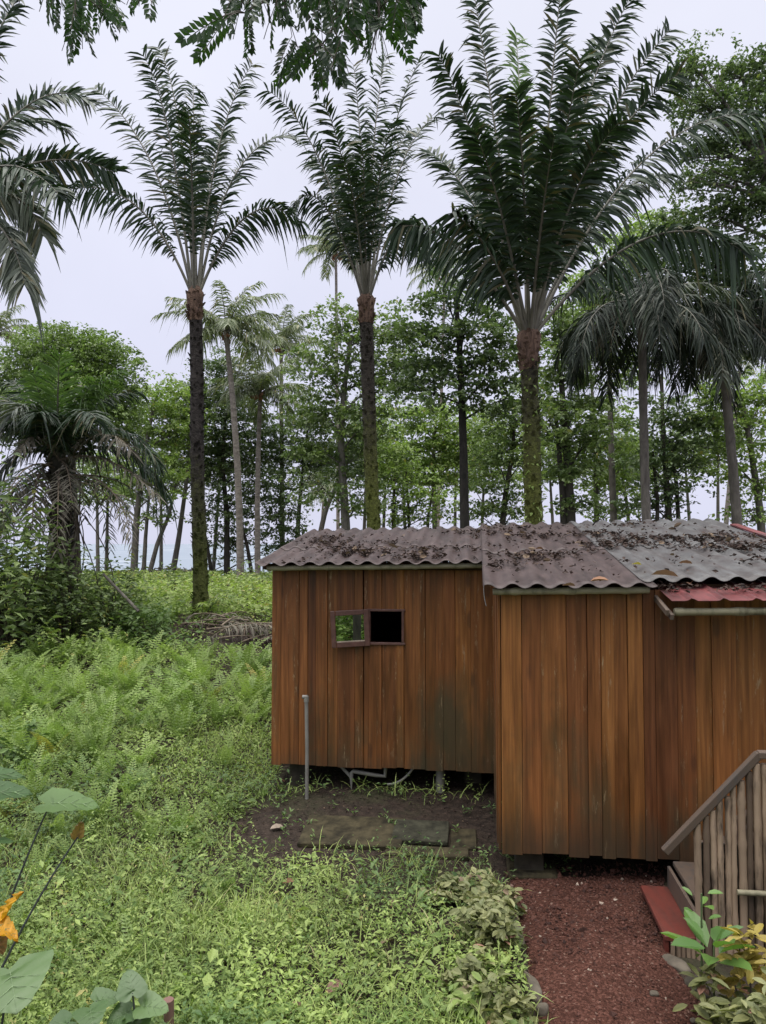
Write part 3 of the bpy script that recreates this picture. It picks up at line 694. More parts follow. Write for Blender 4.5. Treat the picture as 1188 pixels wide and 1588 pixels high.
def arc(base, az, e0, e1, L, n=16):
    """curve from base, starting at elevation e0 and bending to e1"""
    t_ = np.linspace(0, 1, n); e = np.radians(e0 + (e1 - e0) * t_ ** 1.2)
    d = np.stack([np.cos(e) * math.cos(az), np.cos(e) * math.sin(az), np.sin(e)], -1) * L / (n - 1)
    return np.vstack([base, base + np.cumsum(d[:-1], axis=0)])
def trunk_pts(b, t_, n=24, wob=.06):
    s = np.linspace(0, 1, n)[:, None]; p = b + (t_ - b) * s
    p[:, 0] += wob * (vnoise(s[:, 0] * 4, s[:, 0] * 0 + b[0], 1, 1) - .5); return p
def palm_trunk(th, b, t_, r0, r1, mat, rough=.12, flare=1.35, n=40, nm='trunk'):
    p = trunk_pts(b, t_, n); s = np.linspace(0, 1, n); r = r0 + (r1 - r0) * s; r = r * (1 + (flare - 1) * np.exp(-s * 16))
    r = r * (1 + .05 * np.sin(np.arange(n) * 2.4)); mb = MB(); tube(mb, p, r, 0, 14, rough=rough); return mb.build(nm, mat, th), p, r
def boots(mb, p, r, n, l=.16, mi=0):
    """old leaf-base stubs along a trunk, kept inside the trunk's own mesh"""
    k = R.uniform(0, len(p) - 1.01, n); i = k.astype(int); f = (k - i)[:, None]
    c = p[i] * (1 - f) + p[i + 1] * f; rr = r[i]; az = R.random(n) * 2 * PI
    o = np.stack([np.cos(az), np.sin(az), 0 * az], -1); D = nrm(o * .6 + np.array((0, 0, 1)))
    X, Y, Z = frames(D, up=o); s = l * R.uniform(.6, 1.3, n)
    tv = np.array([(-.4, 0, 0), (.4, 0, 0), (.25, 1, .1), (-.25, 1, .1), (-.3, 0, -.25), (.3, 0, -.25)]); tf = np.array([(0, 1, 2, 3), (4, 3, 2, 5), (0, 3, 4, 4)])[:2]
    inst(mb, tv, tf, X * s[:, None], Y * s[:, None], Z * s[:, None], c + o * (rr * .95)[:, None], R.random(n), mi)

def oil_palm(label, bpx, tpx, d, r0, r1, fronds, mat, L=.60, n=100, base_z=None, group=None, fib=True, width=.058, epi=0, nm='oil_palm'):
    top = P(tpx[0], tpx[1], d); b0 = P(bpx[0], bpx[1], d); b = np.array((b0[0], b0[1], float(gh(b0[0], b0[1])) - .05)) if base_z is None else b0
    th = thing(nm, label, 'palm', b, group)
    p = trunk_pts(b, top, 60); s = np.linspace(0, 1, 60); r = (r0 + (r1 - r0) * s) * (1 + .45 * np.exp(-s * 18)) * (1 + .035 * np.sin(np.arange(60) * 1.9))
    mb = MB(); tube(mb, p, r, 0, 16, rough=.16); boots(mb, p, r, 260, .10)
    tr = mb.build('trunk', mat, th)
    if epi:
        mb = MB(); k = R.integers(8, 56, epi); az = R.random(epi) * 2 * PI; o = np.stack([np.cos(az), np.sin(az), 0 * az], -1)
        pos = p[k] + o * r[k][:, None] + R.normal(0, .04, (epi, 3)); leaves(mb, pos, .12, .4, (-.9, .5), az=az); mb.build('climbing_leaves', M['leaf_light'], th)
    if fib:
        pf = np.array([top + np.array((0, 0, z)) for z in (-.62, -.5, -.3, -.1, .1, .3)]); mb = MB()
        tube(mb, pf, np.array([r1 * 1.02, r1 * 1.18, r1 * 1.15, r1 * 1.25, r1 * 1.38, r1 * .7]), 0, 16, rough=.25)
        boots(mb, pf[:5], np.full(5, r1 * 1.08), 70, .13); mb.build('crown_base', M['fibre'], th)
    for f in fronds:
        tx, ty, dd = f[0]; cx_, cy_ = f[1]; o = f[2] if len(f) > 2 else {}
        az = math.atan2(dd, (tx - tpx[0]) * d / FPX)
        st = top + np.array((math.cos(az) * r1 * .6, math.sin(az) * r1 * .6, .1))
        tip = P(tx, ty, d + dd); ctrl = P(cx_, cy_, d + dd * o.get('cd', .45))
        mb = MB(); frond_mesh(bez(st, ctrl, tip), o.get('L', L), o.get('n', n), mb, o.get('droop', .36), o.get('bare', .22), o.get('r0', .045), width, o.get('tw', R.normal(0, .2)), ang=o.get('ang', (60, 48)), plane=o.get('plane', .42), tipl=.22, face=o.get('face', R.uniform(.45, .9)))
        mb.build('frond', [M[o.get('rm', 'rachis')], M[o.get('m', 'palm')]], th)
    return th

# three tall oil palms behind the cabin
f1 = [((90, 300, -.5), (215, 250), dict(bare=.22, droop=.75)), ((146, 135, .8), (250, 215)), ((222, 85, -1.0), (265, 150)), ((245, 72, 1.2), (285, 140)),
      ((392, 98, .3), (326, 190)), ((456, 210, 1.0), (350, 205)), ((466, 345, -.3), (382, 268), dict(bare=.2, droop=.7)),
      ((292, 170, -2.6), (298, 230)), ((300, 130, 2.2), (300, 190)), ((350, 200, 2.2), (325, 210))]
oil_palm('tall oil palm with dark upper trunk, rising alone from the meadow left of the cabin', (311, 968), (303, 462), 20, .185, .165, f1, M['bark_palm'], n=78)
f2 = [((415, 140, -.6), (500, 190)), ((500, 160, -2.4), (535, 210)), ((548, 100, .8), (562, 190)), ((600, 85, 2.0), (575, 170)), ((655, 88, .2), (598, 170)),
      ((690, 175, 1.5), (615, 190)), ((455, 320, -1.4), (500, 250), dict(droop=.8)), ((480, 250, 1.8), (530, 250)), ((665, 395, -1.6), (635, 270), dict(droop=.9)),
      ((610, 190, -3.0), (585, 240)), ((560, 210, -3.2), (566, 260)), ((640, 200, 2.6), (600, 220)), ((530, 240, -3.3), (550, 280))]
oil_palm('middle oil palm with a mossy green trunk rising just behind the cabin roof', (584, 900), (568, 470), 22.5, .205, .19, f2, M['bark_palm2'], n=78)
f3 = [((735, -12, .6), (770, 200)), ((680, 85, -1.2), (740, 190)), ((800, 50, 2.6), (812, 200), dict(m='palm_fresh')), ((872, -40, .2), (848, 190)), ((978, -5, .4), (882, 170)),
      ((1040, 45, 1.0), (905, 190)), ((1055, 112, -1.2), (905, 215)), ((1175, 178, .8), (985, 160), dict(droop=.8)), ((1155, 392, -.8), (1010, 285), dict(droop=.95, bare=.2, tw=0)),
      ((612, 352, -1.0), (705, 330), dict(droop=.95, bare=.2)), ((660, 235, 1.2), (735, 260)), ((900, 90, -2.6), (868, 240)), ((800, 140, -2.8), (815, 270)), ((960, 190, -2.4), (885, 260)),
      ((735, 200, -2.6), (775, 290)), ((1040, 270, 1.6), (920, 270), dict(droop=.7)), ((930, 60, 2.0), (870, 200)), ((860, 210, -3.0), (838, 330)), ((700, 330, -2.4), (760, 360), dict(droop=.7))]
oil_palm('largest oil palm with spreading dark crown over the middle of the cabin roof', (836, 900), (820, 528), 15.5, .185, .17, f3, M['bark_palm2'], L=.55, n=112, epi=420)
# palm at the left edge, its crown reaching into the picture
f4 = [((142, 160, .3), (45, 90), dict(droop=.35)), ((178, 268, -.4), (60, 205), dict(droop=.32)), ((66, 365, .5), (30, 250), dict(m='palm_grey', droop=.5)), ((38, 440, -.6), (10, 300), dict(m='palm_grey', droop=.8)),
      ((40, -20, .4), (-50, 100)), ((-150, 30, 0), (-120, 150)), ((-300, 260, .5), (-190, 150)), ((100, 200, 2.0), (0, 140)), ((-40, 30, -2), (-90, 150)), ((-260, 400, 0), (-180, 250)), ((90, 300, -1.2), (0, 200), dict(droop=.6))]
oil_palm('oil palm standing out at the left edge with only its drooping fronds showing', (-105, 1050), (-100, 345), 15, .18, .17, f4, M['bark_palm'], L=.52, n=96)

# young palm with dead skirt, left
yp = thing('young_palm', 'short oil palm with bright upright frond and grey dead fronds hanging down its trunk', 'palm', G(*P(98, 980, 17.5)[:2]))
b = G(*P(98, 980, 17.5)[:2]); t0 = P(92, 720, 17.5)
p = trunk_pts(b, t0, 40); r = np.full(40, .155) * (1 + .15 * np.sin(np.arange(40) * 1.7)); mb = MB(); tube(mb, p, r, 0, 16, rough=.35); boots(mb, p, r, 320, .26); mb.build('trunk', M['bark_dark'], yp)
def yf(tx, ty, dd, cx_, cy_, m, L=.75, n=84, droop=.6, rm='rachis', w=.042, **k):
    mb = MB(); st = t0 + np.array((R.normal(0, .1), R.normal(0, .1), 0)); frond_mesh(bez(st, P(cx_, cy_, 17.5 + dd * .5), P(tx, ty, 17.5 + dd)), L, n, mb, droop, .14, .04, w, **k); mb.build('frond', [M[rm], M[m]], yp)
yf(92, 552, -1.3, 88, 640, 'palm_fresh', .8, 64, .2, plane=.1, ang=(65, 40), twist=0); yf(215, 610, .6, 140, 600, 'palm'); yf(185, 575, -.3, 125, 610, 'palm_fresh'); yf(20, 590, 1.5, 60, 620, 'palm')
yf(52, 580, -.9, 70, 640, 'palm_fresh'); yf(145, 590, -.6, 112, 640, 'palm_fresh'); yf(20, 640, -1.2, 50, 600, 'palm_grey', .85); yf(-20, 700, -1.0, 30, 600, 'palm'); yf(130, 600, 2.0, 110, 620, 'palm'); yf(-60, 640, .4, 30, 575, 'palm_grey'); yf(-70, 740, -.6, 10, 600, 'palm_grey'); yf(60, 640, -1.6, 75, 630, 'palm'); yf(245, 720, -.4, 180, 610, 'palm', droop=.8); yf(150, 650, -1.8, 120, 610, 'palm')
yf(258, 765, .5, 190, 650, 'palm', droop=.8); yf(-20, 790, -.8, 20, 650, 'palm_grey')
yf(205, 700, -1.0, 160, 640, 'dead_frond', .65, 56, .4, 'rachis_dead'); yf(245, 770, -.9, 160, 680, 'dead_frond', .5, 40, .6, 'rachis_dead'); yf(50, 830, -1.2, 50, 720, 'dead_frond', .5, 44, .5, 'rachis_dead'); yf(30, 700, -1.2, 55, 650, 'dead_frond', .45, 40, .5, 'rachis_dead')
for k in range(16):
    az = R.random() * 2 * PI; q = t0 + np.array((.22 * math.cos(az), .22 * math.sin(az), R.uniform(-.4, .1))); mb = MB()
    frond_mesh(arc(q, az, R.uniform(-20, 10), -88, R.uniform(1.6, 3.2)), .4, 26, mb, .5, .2, .025, .03, seg=3); mb.build('hanging_dead_frond', [M['rachis_dead'], M['dead_frond' if k % 2 else 'palm']], yp)

# drooping palms on the right
def droop_palm(label, bpx, tpx, d, n_fr, seed, r=.17, L=3.6, mat='palm_dark'):
    global R
    Rs = R; R = np.random.default_rng(seed)
    top = P(*tpx, d); b = G(*P(*bpx, d)[:2]); th = thing('drooping_palm', label, 'palm', b)
    p = trunk_pts(b, top, 40); mb = MB(); tube(mb, p, np.linspace(r, r * .85, 40), 0, 12, rough=.2); mb.build('trunk', M['bark_mid'], th)
    for k in range(n_fr):
        az = k * 2.399 + R.normal(0, .2); e0 = R.uniform(-15, 32) if k > 4 else R.uniform(40, 65)
        mb = MB(); frond_mesh(arc(top, az, e0, R.uniform(-92, -80) if k > 4 else R.uniform(-75, -40), L * R.uniform(.85, 1.15)), .72, 62, mb, .9, .12, .035, .042, seg=3); mb.build('frond', [M['rachis'], M[mat if k % 7 else 'palm_grey']], th)
    for k in range(7):
        az = R.random() * 6.28; mb = MB(); frond_mesh(arc(top, az, -5, -88, L * R.uniform(.6, .9)), .5, 36, mb, .8, .12, .03, .03, seg=3); mb.build('hanging_dead_frond', [M['rachis_dead'], M['dead_frond' if k % 5 == 0 else 'palm_dark']], th)
    R = Rs
droop_palm('drooping palm with grey hanging fronds to the right of the largest oil palm', (1003, 880), (995, 478), 21, 26, 5, .13, 3.1)
droop_palm('second drooping palm at the right edge with dark hanging fronds', (1152, 880), (1118, 500), 23, 24, 9, .15, 3.2)

# coconut palms, far
def coco(label, bpx, tpx, d, n_fr, seed, L=3.6, r=.15, grp='coconut palms towards the beach', bend=0, crown=1.0):
    global R
    Rs = R; R = np.random.default_rng(seed)
    top = P(*tpx, d); b = G(*P(*bpx, d)[:2]); b[2] -= .1
    th = thing('coconut_palm', label, 'palm', b, grp)
    p = bez(b, (b + top) / 2 + np.array((bend, 0, 0)), top, 30); mb = MB(); tube(mb, p, np.linspace(r * 1.15, r * .75, 30), 0, 10, rough=.12); mb.build('trunk', M['bark_coco'], th)
    for k in range(n_fr):
        az = k * 2.399 + R.normal(0, .25); q = k / n_fr
        mb = MB(); frond_mesh(arc(top, az, 78 - 85 * q + R.normal(0, 8), 10 - 85 * q, L * R.uniform(.85, 1.1)), .66 * crown, 56, mb, .75, .1, .03, .055, seg=3, plane=.15); mb.build('frond', [M['rachis'], M['coco']], th)
    mb = MB()
    for k in range(7): rocks(mb, np.array([top[0] + R.normal(0, .18)]), np.array([top[1] + R.normal(0, .18)]), np.array([top[2] - .3 + R.normal(0, .1)]), np.array([.28]), R.random(1))
    mb.build('coconuts', M['dry_leaf'], th)
    R = Rs
coco('coconut palm with orange fruit stalks just right of the dark trunked oil palm', (373, 892), (350, 515), 34, 22, 1, 3.0, .15, bend=.35)
coco('coconut palm with a thin crown, second from the dark trunked oil palm', (438, 892), (436, 535), 42, 20, 2, 2.8, .13)
coco('lower coconut palm with heavy hanging crown between two taller coconut palms', (400, 892), (404, 610), 37, 22, 3, 2.7, .13, bend=-.15)
coco('very tall thin coconut palm whose crown shows left of the middle oil palm', (525, 892), (521, 392), 50, 18, 4, 3.0, .11)
coco('distant pale coconut palm half hidden by the left fronds of the largest palm', (676, 892), (690, 420), 56, 18, 6, 3.2, .13)
coco('small distant coconut palm seen above the left end of the roof ridge', (492, 892), (503, 752), 58, 16, 7, 2.3, .10)
coco('coconut palm cut off by the left picture edge above the round tree', (-10, 892), (-8, 518), 46, 18, 8, 2.6, .12)
coco('coconut palm on the right with a slender leaning trunk behind the second drooping palm', (1118, 892), (1150, 545), 40, 16, 12, 3.0, .12)

# ------------------------------------------------------------------ broadleaf trees
def limb(mb, a, b, r0, r1, sag=.0, n=8):
    m = (a + b) / 2 + np.array((0, 0, sag)) + R.normal(0, .05 * np.linalg.norm(b - a), 3); tube(mb, bez(a, m, b, n), np.linspace(r0, r1, n), 0, 7, cap=False)
def tree(label, trunk, d, lobes, leaf='leaf_mid', barkm='bark_mid', r0=.16, dens=1.0, size=.185, tier=.8, group=None, nm='broadleaf_tree', forks=()):
    """trunk: photo pixels from base to top; lobes: (px, py, rx_px, ry_px, depth offset)"""
    pts = [P(q[0], q[1], d) for q in trunk]; pts[0] = G(*pts[0][:2]) - np.array((0, 0, .1))
    th = thing(nm, label, 'tree', pts[0], group)
    k = np.linspace(0, len(pts) - 1, 20); pa = np.array(pts); p = np.stack([np.interp(k, np.arange(len(pts)), pa[:, c]) for c in range(3)], -1)
    p[1:-1] = (p[:-2] + p[1:-1] * 2 + p[2:]) / 4
    mt = MB(); tube(mt, p, np.linspace(r0 * 1.2, r0 * .45, 20), 0, 10, rough=.1)
    for f in forks:
        fp = np.array([P(q[0], q[1], d + (q[2] if len(q) > 2 else 0)) for q in f])
        if f[0][1] > 870: fp[0] = G(*fp[0][:2]) - np.array((0, 0, .1))
        kk = np.linspace(0, len(fp) - 1, 14); tube(mt, np.stack([np.interp(kk, np.arange(len(fp)), fp[:, c]) for c in range(3)], -1), np.linspace(r0 * .8, r0 * .4, 14), 0, 8, rough=.1)
    mc = MB()
    for (px, py, rx, ry, do) in lobes:
        c = P(px, py, d + do); sx = rx * (d + do) / FPX; sz = ry * (d + do) / FPX; sy = max(sx * .8, .8)
        sx *= 1.12; sz *= 1.25; sy *= 1.1; n = int(dens * (7.4 if py < 735 else 4.8) * PI * sx * sz / (size * size * 3.0)) + 8
        v = R.normal(size=(n, 3)); v = nrm(v) * (R.random((n, 1)) ** .45)
        v[:, 2] = v[:, 2]; z = v[:, 2] * sz
        if tier > 0: ph = R.random() * tier; z = np.round((z - ph) / tier) * tier + ph + R.normal(0, tier * .24, n) - .35 * (v[:, 0] ** 2 + v[:, 1] ** 2) * tier + .3 * tier * (vnoise(v[:, 0] * sx, v[:, 1] * sy, 1.1, 9) - .5)
        # ragged rim
        edge = .72 + .56 * vnoise(np.arctan2(v[:, 1], v[:, 0]) * 2 + px, z * 1.3, 1.4, 7)
        pos = c + np.stack([v[:, 0] * sx * edge, v[:, 1] * sy * edge, z], -1)
        m = 7; lp = np.repeat(pos, m, 0) + R.normal(0, size * .5, (n * m, 3)) * np.array((1, 1, .55))
        cv = np.repeat(np.clip(R.normal(.45, .25, n), 0, .9), m) + R.normal(0, .1, n * m); cv = np.clip(cv, 0, .93); cv[R.random(n * m) < .015] = 1
        leaves(mc, lp, size, .58, (-.95, .4), var=cv, tpl=1, rollsd=.6)
        # limbs into this lobe
        j = int(np.argmin(np.linalg.norm(p - (c - np.array((0, 0, sz + .6))), axis=1))); a = p[min(j, 18)]
        e = c - np.array((0, 0, sz * .3)); limb(mt, a, e, r0 * .27, r0 * .1, .1)
        for q in pos[R.choice(n, min(n, 9), replace=False)]: limb(mt, e if R.random() < .6 else (a + e) / 2, q, r0 * .09, r0 * .03, .0, 6)
    mt.build('trunk', M[barkm], th); mc.build('crown', M[leaf], th)
    return th
GT = 'beach almond trees behind the cabin'
tree('large round-headed tree with dense fine foliage behind the short palm at left', [(118, 920), (112, 760), (108, 600)], 27, [(95, 560, 85, 50, 0), (40, 600, 70, 55, .5), (160, 580, 62, 55, -.3), (110, 625, 95, 50, -1), (15, 645, 60, 45, 0), (180, 640, 48, 40, .5), (70, 535, 45, 30, .5), (140, 545, 45, 30, 0)], 'leaf_round', 'bark_dark', .2, .8, .12, 0, nm='round_tree')
tree('tiered almond tree left of the dark trunked oil palm above the sea', [(207, 892), (212, 800), (225, 700), (240, 620)], 38, [(245, 610, 60, 22, 0), (220, 655, 60, 25, 1), (275, 660, 45, 25, 0), (235, 710, 60, 22, 0), (275, 745, 45, 20, -1), (205, 760, 50, 20, 1), (245, 785, 40, 12, 0)], 'leaf_light', 'bark_mid', .16, .62, forks=[[(222, 890), (226, 830), (232, 760)], [(228, 892), (245, 840), (262, 800), (275, 740)]])
tree('slender almond tree leaning right beside the dark trunked oil palm', [(266, 890), (278, 830), (290, 740), (296, 660)], 40, [(300, 650, 40, 22, 0), (270, 690, 45, 22, 0), (310, 720, 40, 20, 1), (280, 620, 40, 20, 0), (300, 600, 28, 15, 0)], 'leaf_mid', 'bark_grey', .14, .65)
tree('leafy almond tree whose foliage hangs low behind the coconut palm trunks', [(352, 890), (352, 800), (345, 720), (350, 640)], 41, [(345, 620, 60, 35, 0), (400, 660, 60, 30, 0), (340, 690, 60, 35, 1), (395, 735, 70, 35, 0), (350, 780, 55, 35, 0), (430, 780, 48, 40, 0), (440, 830, 35, 35, 0), (420, 700, 45, 30, 1), (360, 830, 40, 25, 1), (340, 570, 40, 25, 0)], 'leaf_dark', 'bark_dark', .15, .7, forks=[[(330, 892), (322, 850), (312, 800)], [(392, 892), (384, 850), (372, 800)]])
tree('almond tree with stepped tiers and a pale curved trunk left of the middle palm', [(541, 892), (535, 790), (528, 690), (534, 600), (545, 520)], 31, [(520, 490, 45, 16, 0), (570, 520, 70, 22, 0), (620, 500, 35, 18, .5), (500, 560, 60, 22, -.5), (590, 580, 70, 28, 0), (500, 625, 65, 24, .5), (560, 650, 70, 24, -.5), (480, 680, 45, 18, 0), (530, 700, 65, 20, .5), (500, 750, 60, 18, 0), (560, 765, 50, 18, -.5), (630, 560, 45, 30, .5)], 'leaf_mid', 'bark_grey', .17, .66)
tree('leaning bare trunked almond tree behind the left roof end', [(480, 892), (505, 790), (526, 745), (545, 700)], 39, [(560, 690, 40, 22, 0), (590, 720, 40, 25, 0), (540, 720, 38, 18, 0)], 'leaf_dark', 'bark_mid', .13, .6)
tree('thin almond tree standing left of the leaning trunk', [(458, 892), (463, 800), (470, 720), (478, 660)], 42, [(480, 655, 40, 20, 0), (470, 700, 35, 16, 0), (500, 700, 35, 16, 0), (490, 720, 30, 14, 0)], 'leaf_dark', 'bark_dark', .12, .7)
tree('almond tree with a straight black trunk and broad crown midway between two oil palms', [(722, 892), (720, 760), (717, 640), (712, 520), (705, 450)], 26, [(690, 450, 55, 22, 0), (745, 460, 45, 20, .4), (650, 500, 45, 22, 0), (720, 510, 75, 26, -.4), (780, 520, 45, 25, .4), (680, 560, 65, 24, .4), (760, 570, 60, 24, 0), (720, 600, 75, 18, -.4), (790, 610, 40, 20, 0), (640, 590, 40, 20, .5)], 'leaf_dark', 'bark_black', .15, .60)
tree('bright yellow-green almond tree seen behind the black trunk', [(676, 892), (674, 800), (672, 720), (676, 650)], 40, [(690, 650, 60, 22, 0), (640, 640, 45, 20, 0), (730, 690, 60, 25, 0), (670, 690, 60, 22, 0), (700, 730, 60, 20, 0), (640, 720, 40, 20, 0), (760, 660, 45, 22, 0)], 'leaf_light', 'bark_mid', .14, .7)
tree('low leafy almond tree over the ridge right of the middle palm trunk', [(612, 892), (610, 800), (612, 740)], 36, [(620, 740, 45, 30, 0), (650, 770, 40, 25, 0), (600, 700, 40, 30, 0), (640, 800, 30, 15, 0), (690, 780, 35, 18, 0), (610, 785, 25, 15, 0)], 'leaf_light', 'bark_dark', .11, .55, forks=[[(637, 892), (634, 800), (630, 730)], [(660, 892), (664, 800), (672, 760)]])
tree('leafy almond tree behind the largest palm trunk on its left', [(772, 892), (782, 780), (795, 700), (800, 620)], 34, [(790, 640, 50, 30, 0), (770, 700, 50, 28, 0), (820, 690, 40, 28, 0), (760, 760, 50, 22, 0), (800, 780, 40, 18, 0), (740, 790, 30, 14, 0), (830, 610, 45, 28, 0)], 'leaf_mid', 'bark_dark', .13, .62)
tree('tall almond tree close behind the largest palm trunk on its right', [(890, 892), (884, 780), (876, 660), (868, 560)], 29, [(870, 560, 50, 30, 0), (900, 610, 60, 28, .5), (855, 650, 50, 25, -.5), (910, 670, 50, 28, 0), (870, 720, 50, 24, 0), (900, 770, 45, 18, 0), (860, 500, 40, 30, .5), (910, 520, 50, 30, .6)], 'leaf_mid', 'bark_dark', .19, .66, forks=[[(878, 892), (872, 760), (862, 640)]])
tree('almond tree with pale green tiers between the largest palm and the drooping palm', [(926, 892), (925, 780), (922, 660), (915, 560)], 36, [(940, 640, 50, 24, 0), (960, 690, 55, 24, 0), (930, 740, 50, 22, 0), (975, 745, 50, 20, 0), (950, 785, 50, 16, 0), (900, 700, 45, 22, 0)], 'leaf_light', 'bark_mid', .13, .62, forks=[[(984, 892), (972, 780), (962, 720)]])
tree('almond tree behind the drooping palm with dark twin trunks', [(1042, 892), (1036, 780), (1028, 660), (1026, 580)], 32, [(1030, 640, 60, 25, 0), (1060, 690, 60, 24, 0), (1010, 710, 55, 24, 0), (1050, 745, 50, 20, 0), (1000, 770, 45, 18, 0), (1085, 640, 45, 22, 0), (1030, 790, 40, 14, 0)], 'leaf_dark', 'bark_dark', .14, .6, forks=[[(1016, 892), (1020, 780), (1012, 700)], [(1056, 892), (1050, 760), (1040, 680)]])
tree('yellow-green almond tree low at the right edge behind the roof end', [(1185, 892), (1180, 800), (1165, 700), (1150, 620)], 31, [(1130, 620, 50, 22, 0), (1165, 660, 55, 24, 0), (1140, 715, 55, 20, 0), (1185, 740, 45, 25, 0), (1160, 785, 45, 18, 0), (1105, 600, 35, 16, 0), (1190, 600, 45, 30, 0)], 'leaf_light', 'bark_mid', .16, .6)
tree('tall broad tree towering over the right picture edge', [(1260, 892), (1250, 650), (1215, 420), (1180, 220)], 22, [(1075, 95, 40, 22, 0), (1150, 110, 50, 30, .5), (1100, 160, 60, 26, 0), (1170, 200, 60, 36, 0), (1090, 225, 50, 22, .6), (1140, 270, 70, 30, 0), (1190, 320, 50, 36, 0), (1120, 330, 60, 24, .4), (1065, 130, 30, 16, .6), (1200, 120, 45, 45, 0), (1230, 240, 60, 60, .5), (1070, 275, 30, 14, 0)], 'leaf_dark', 'bark_mid', .28, .68, .13, nm='tall_tree')
tree('dark spreading tree over the drooping palms with level branches', [(1290, 892), (1270, 700), (1220, 540), (1150, 430)], 24, [(1050, 380, 70, 22, 0), (1130, 400, 70, 26, 0), (1000, 410, 55, 20, .5), (1090, 435, 70, 20, -.3), (1160, 460, 60, 28, 0), (1040, 345, 45, 16, .5), (960, 440, 50, 22, 1.2), (1180, 520, 50, 30, .3), (1100, 470, 60, 18, 0)], 'leaf_dark', 'bark_dark', .24, .72, .14, nm='tall_tree')
tree('fresh green almond tree between the largest palm crown and the right edge', [(955, 892), (950, 760), (945, 600), (950, 470)], 33, [(920, 440, 55, 24, 0), (970, 380, 50, 22, 0), (960, 470, 60, 22, 0), (900, 490, 45, 24, 0), (1000, 350, 40, 18, 0), (930, 540, 55, 24, 0), (980, 570, 45, 24, 0)], 'leaf_light', 'bark_mid', .15, .66)
# thin poles of further trunks with small crowns far back
for k, (bx, tx, ty, d, lab) in enumerate([(250, 250, 700, 44, 'thin dark trunked tree over the surf left of the dark oil palm'), (562, 572, 640, 43, 'thin leaning tree hidden partly by the middle palm trunk'), (705, 707, 690, 45, 'thin straight tree left of the black trunk'), (745, 752, 700, 44, 'thin tree showing right of the black trunk'), (1004, 990, 690, 44, 'thin tree beyond the foot of the drooping palm'), (1113, 1114, 650, 42, 'thin pale trunked tree by the gap near the right edge'), (330, 345, 690, 43, 'thin tree behind the coconut palm trunks, nearest the tall oil palm'), (592, 600, 690, 44, 'thin tree just right of the middle palm trunk'), (632, 622, 700, 42, 'second thin tree right of the middle palm trunk'), (862, 850, 690, 43, 'thin tree right of the largest palm trunk'), (952, 960, 690, 42, 'thin tree midway between the largest palm and the drooping palm'), (1075, 1060, 680, 43, 'thin tree right of the drooping palm trunk'), (152, 150, 720, 42, 'thin tree over the sea right of the short palm'), (165, 168, 720, 44, 'second thin tree over the sea right of the short palm')]):
    tree(lab, [(bx, 892), ((bx + tx) / 2, (892 + ty) / 2), (tx, ty)], d, [(tx, ty, 42, 20, 0), (tx + 22, ty + 32, 35, 15, 0), (tx - 24, ty + 40, 35, 15, 0)], ('leaf_mid', 'leaf_light')[k % 2], ('bark_grey', 'bark_mid')[k % 2], .10, .6, nm='slender_tree')

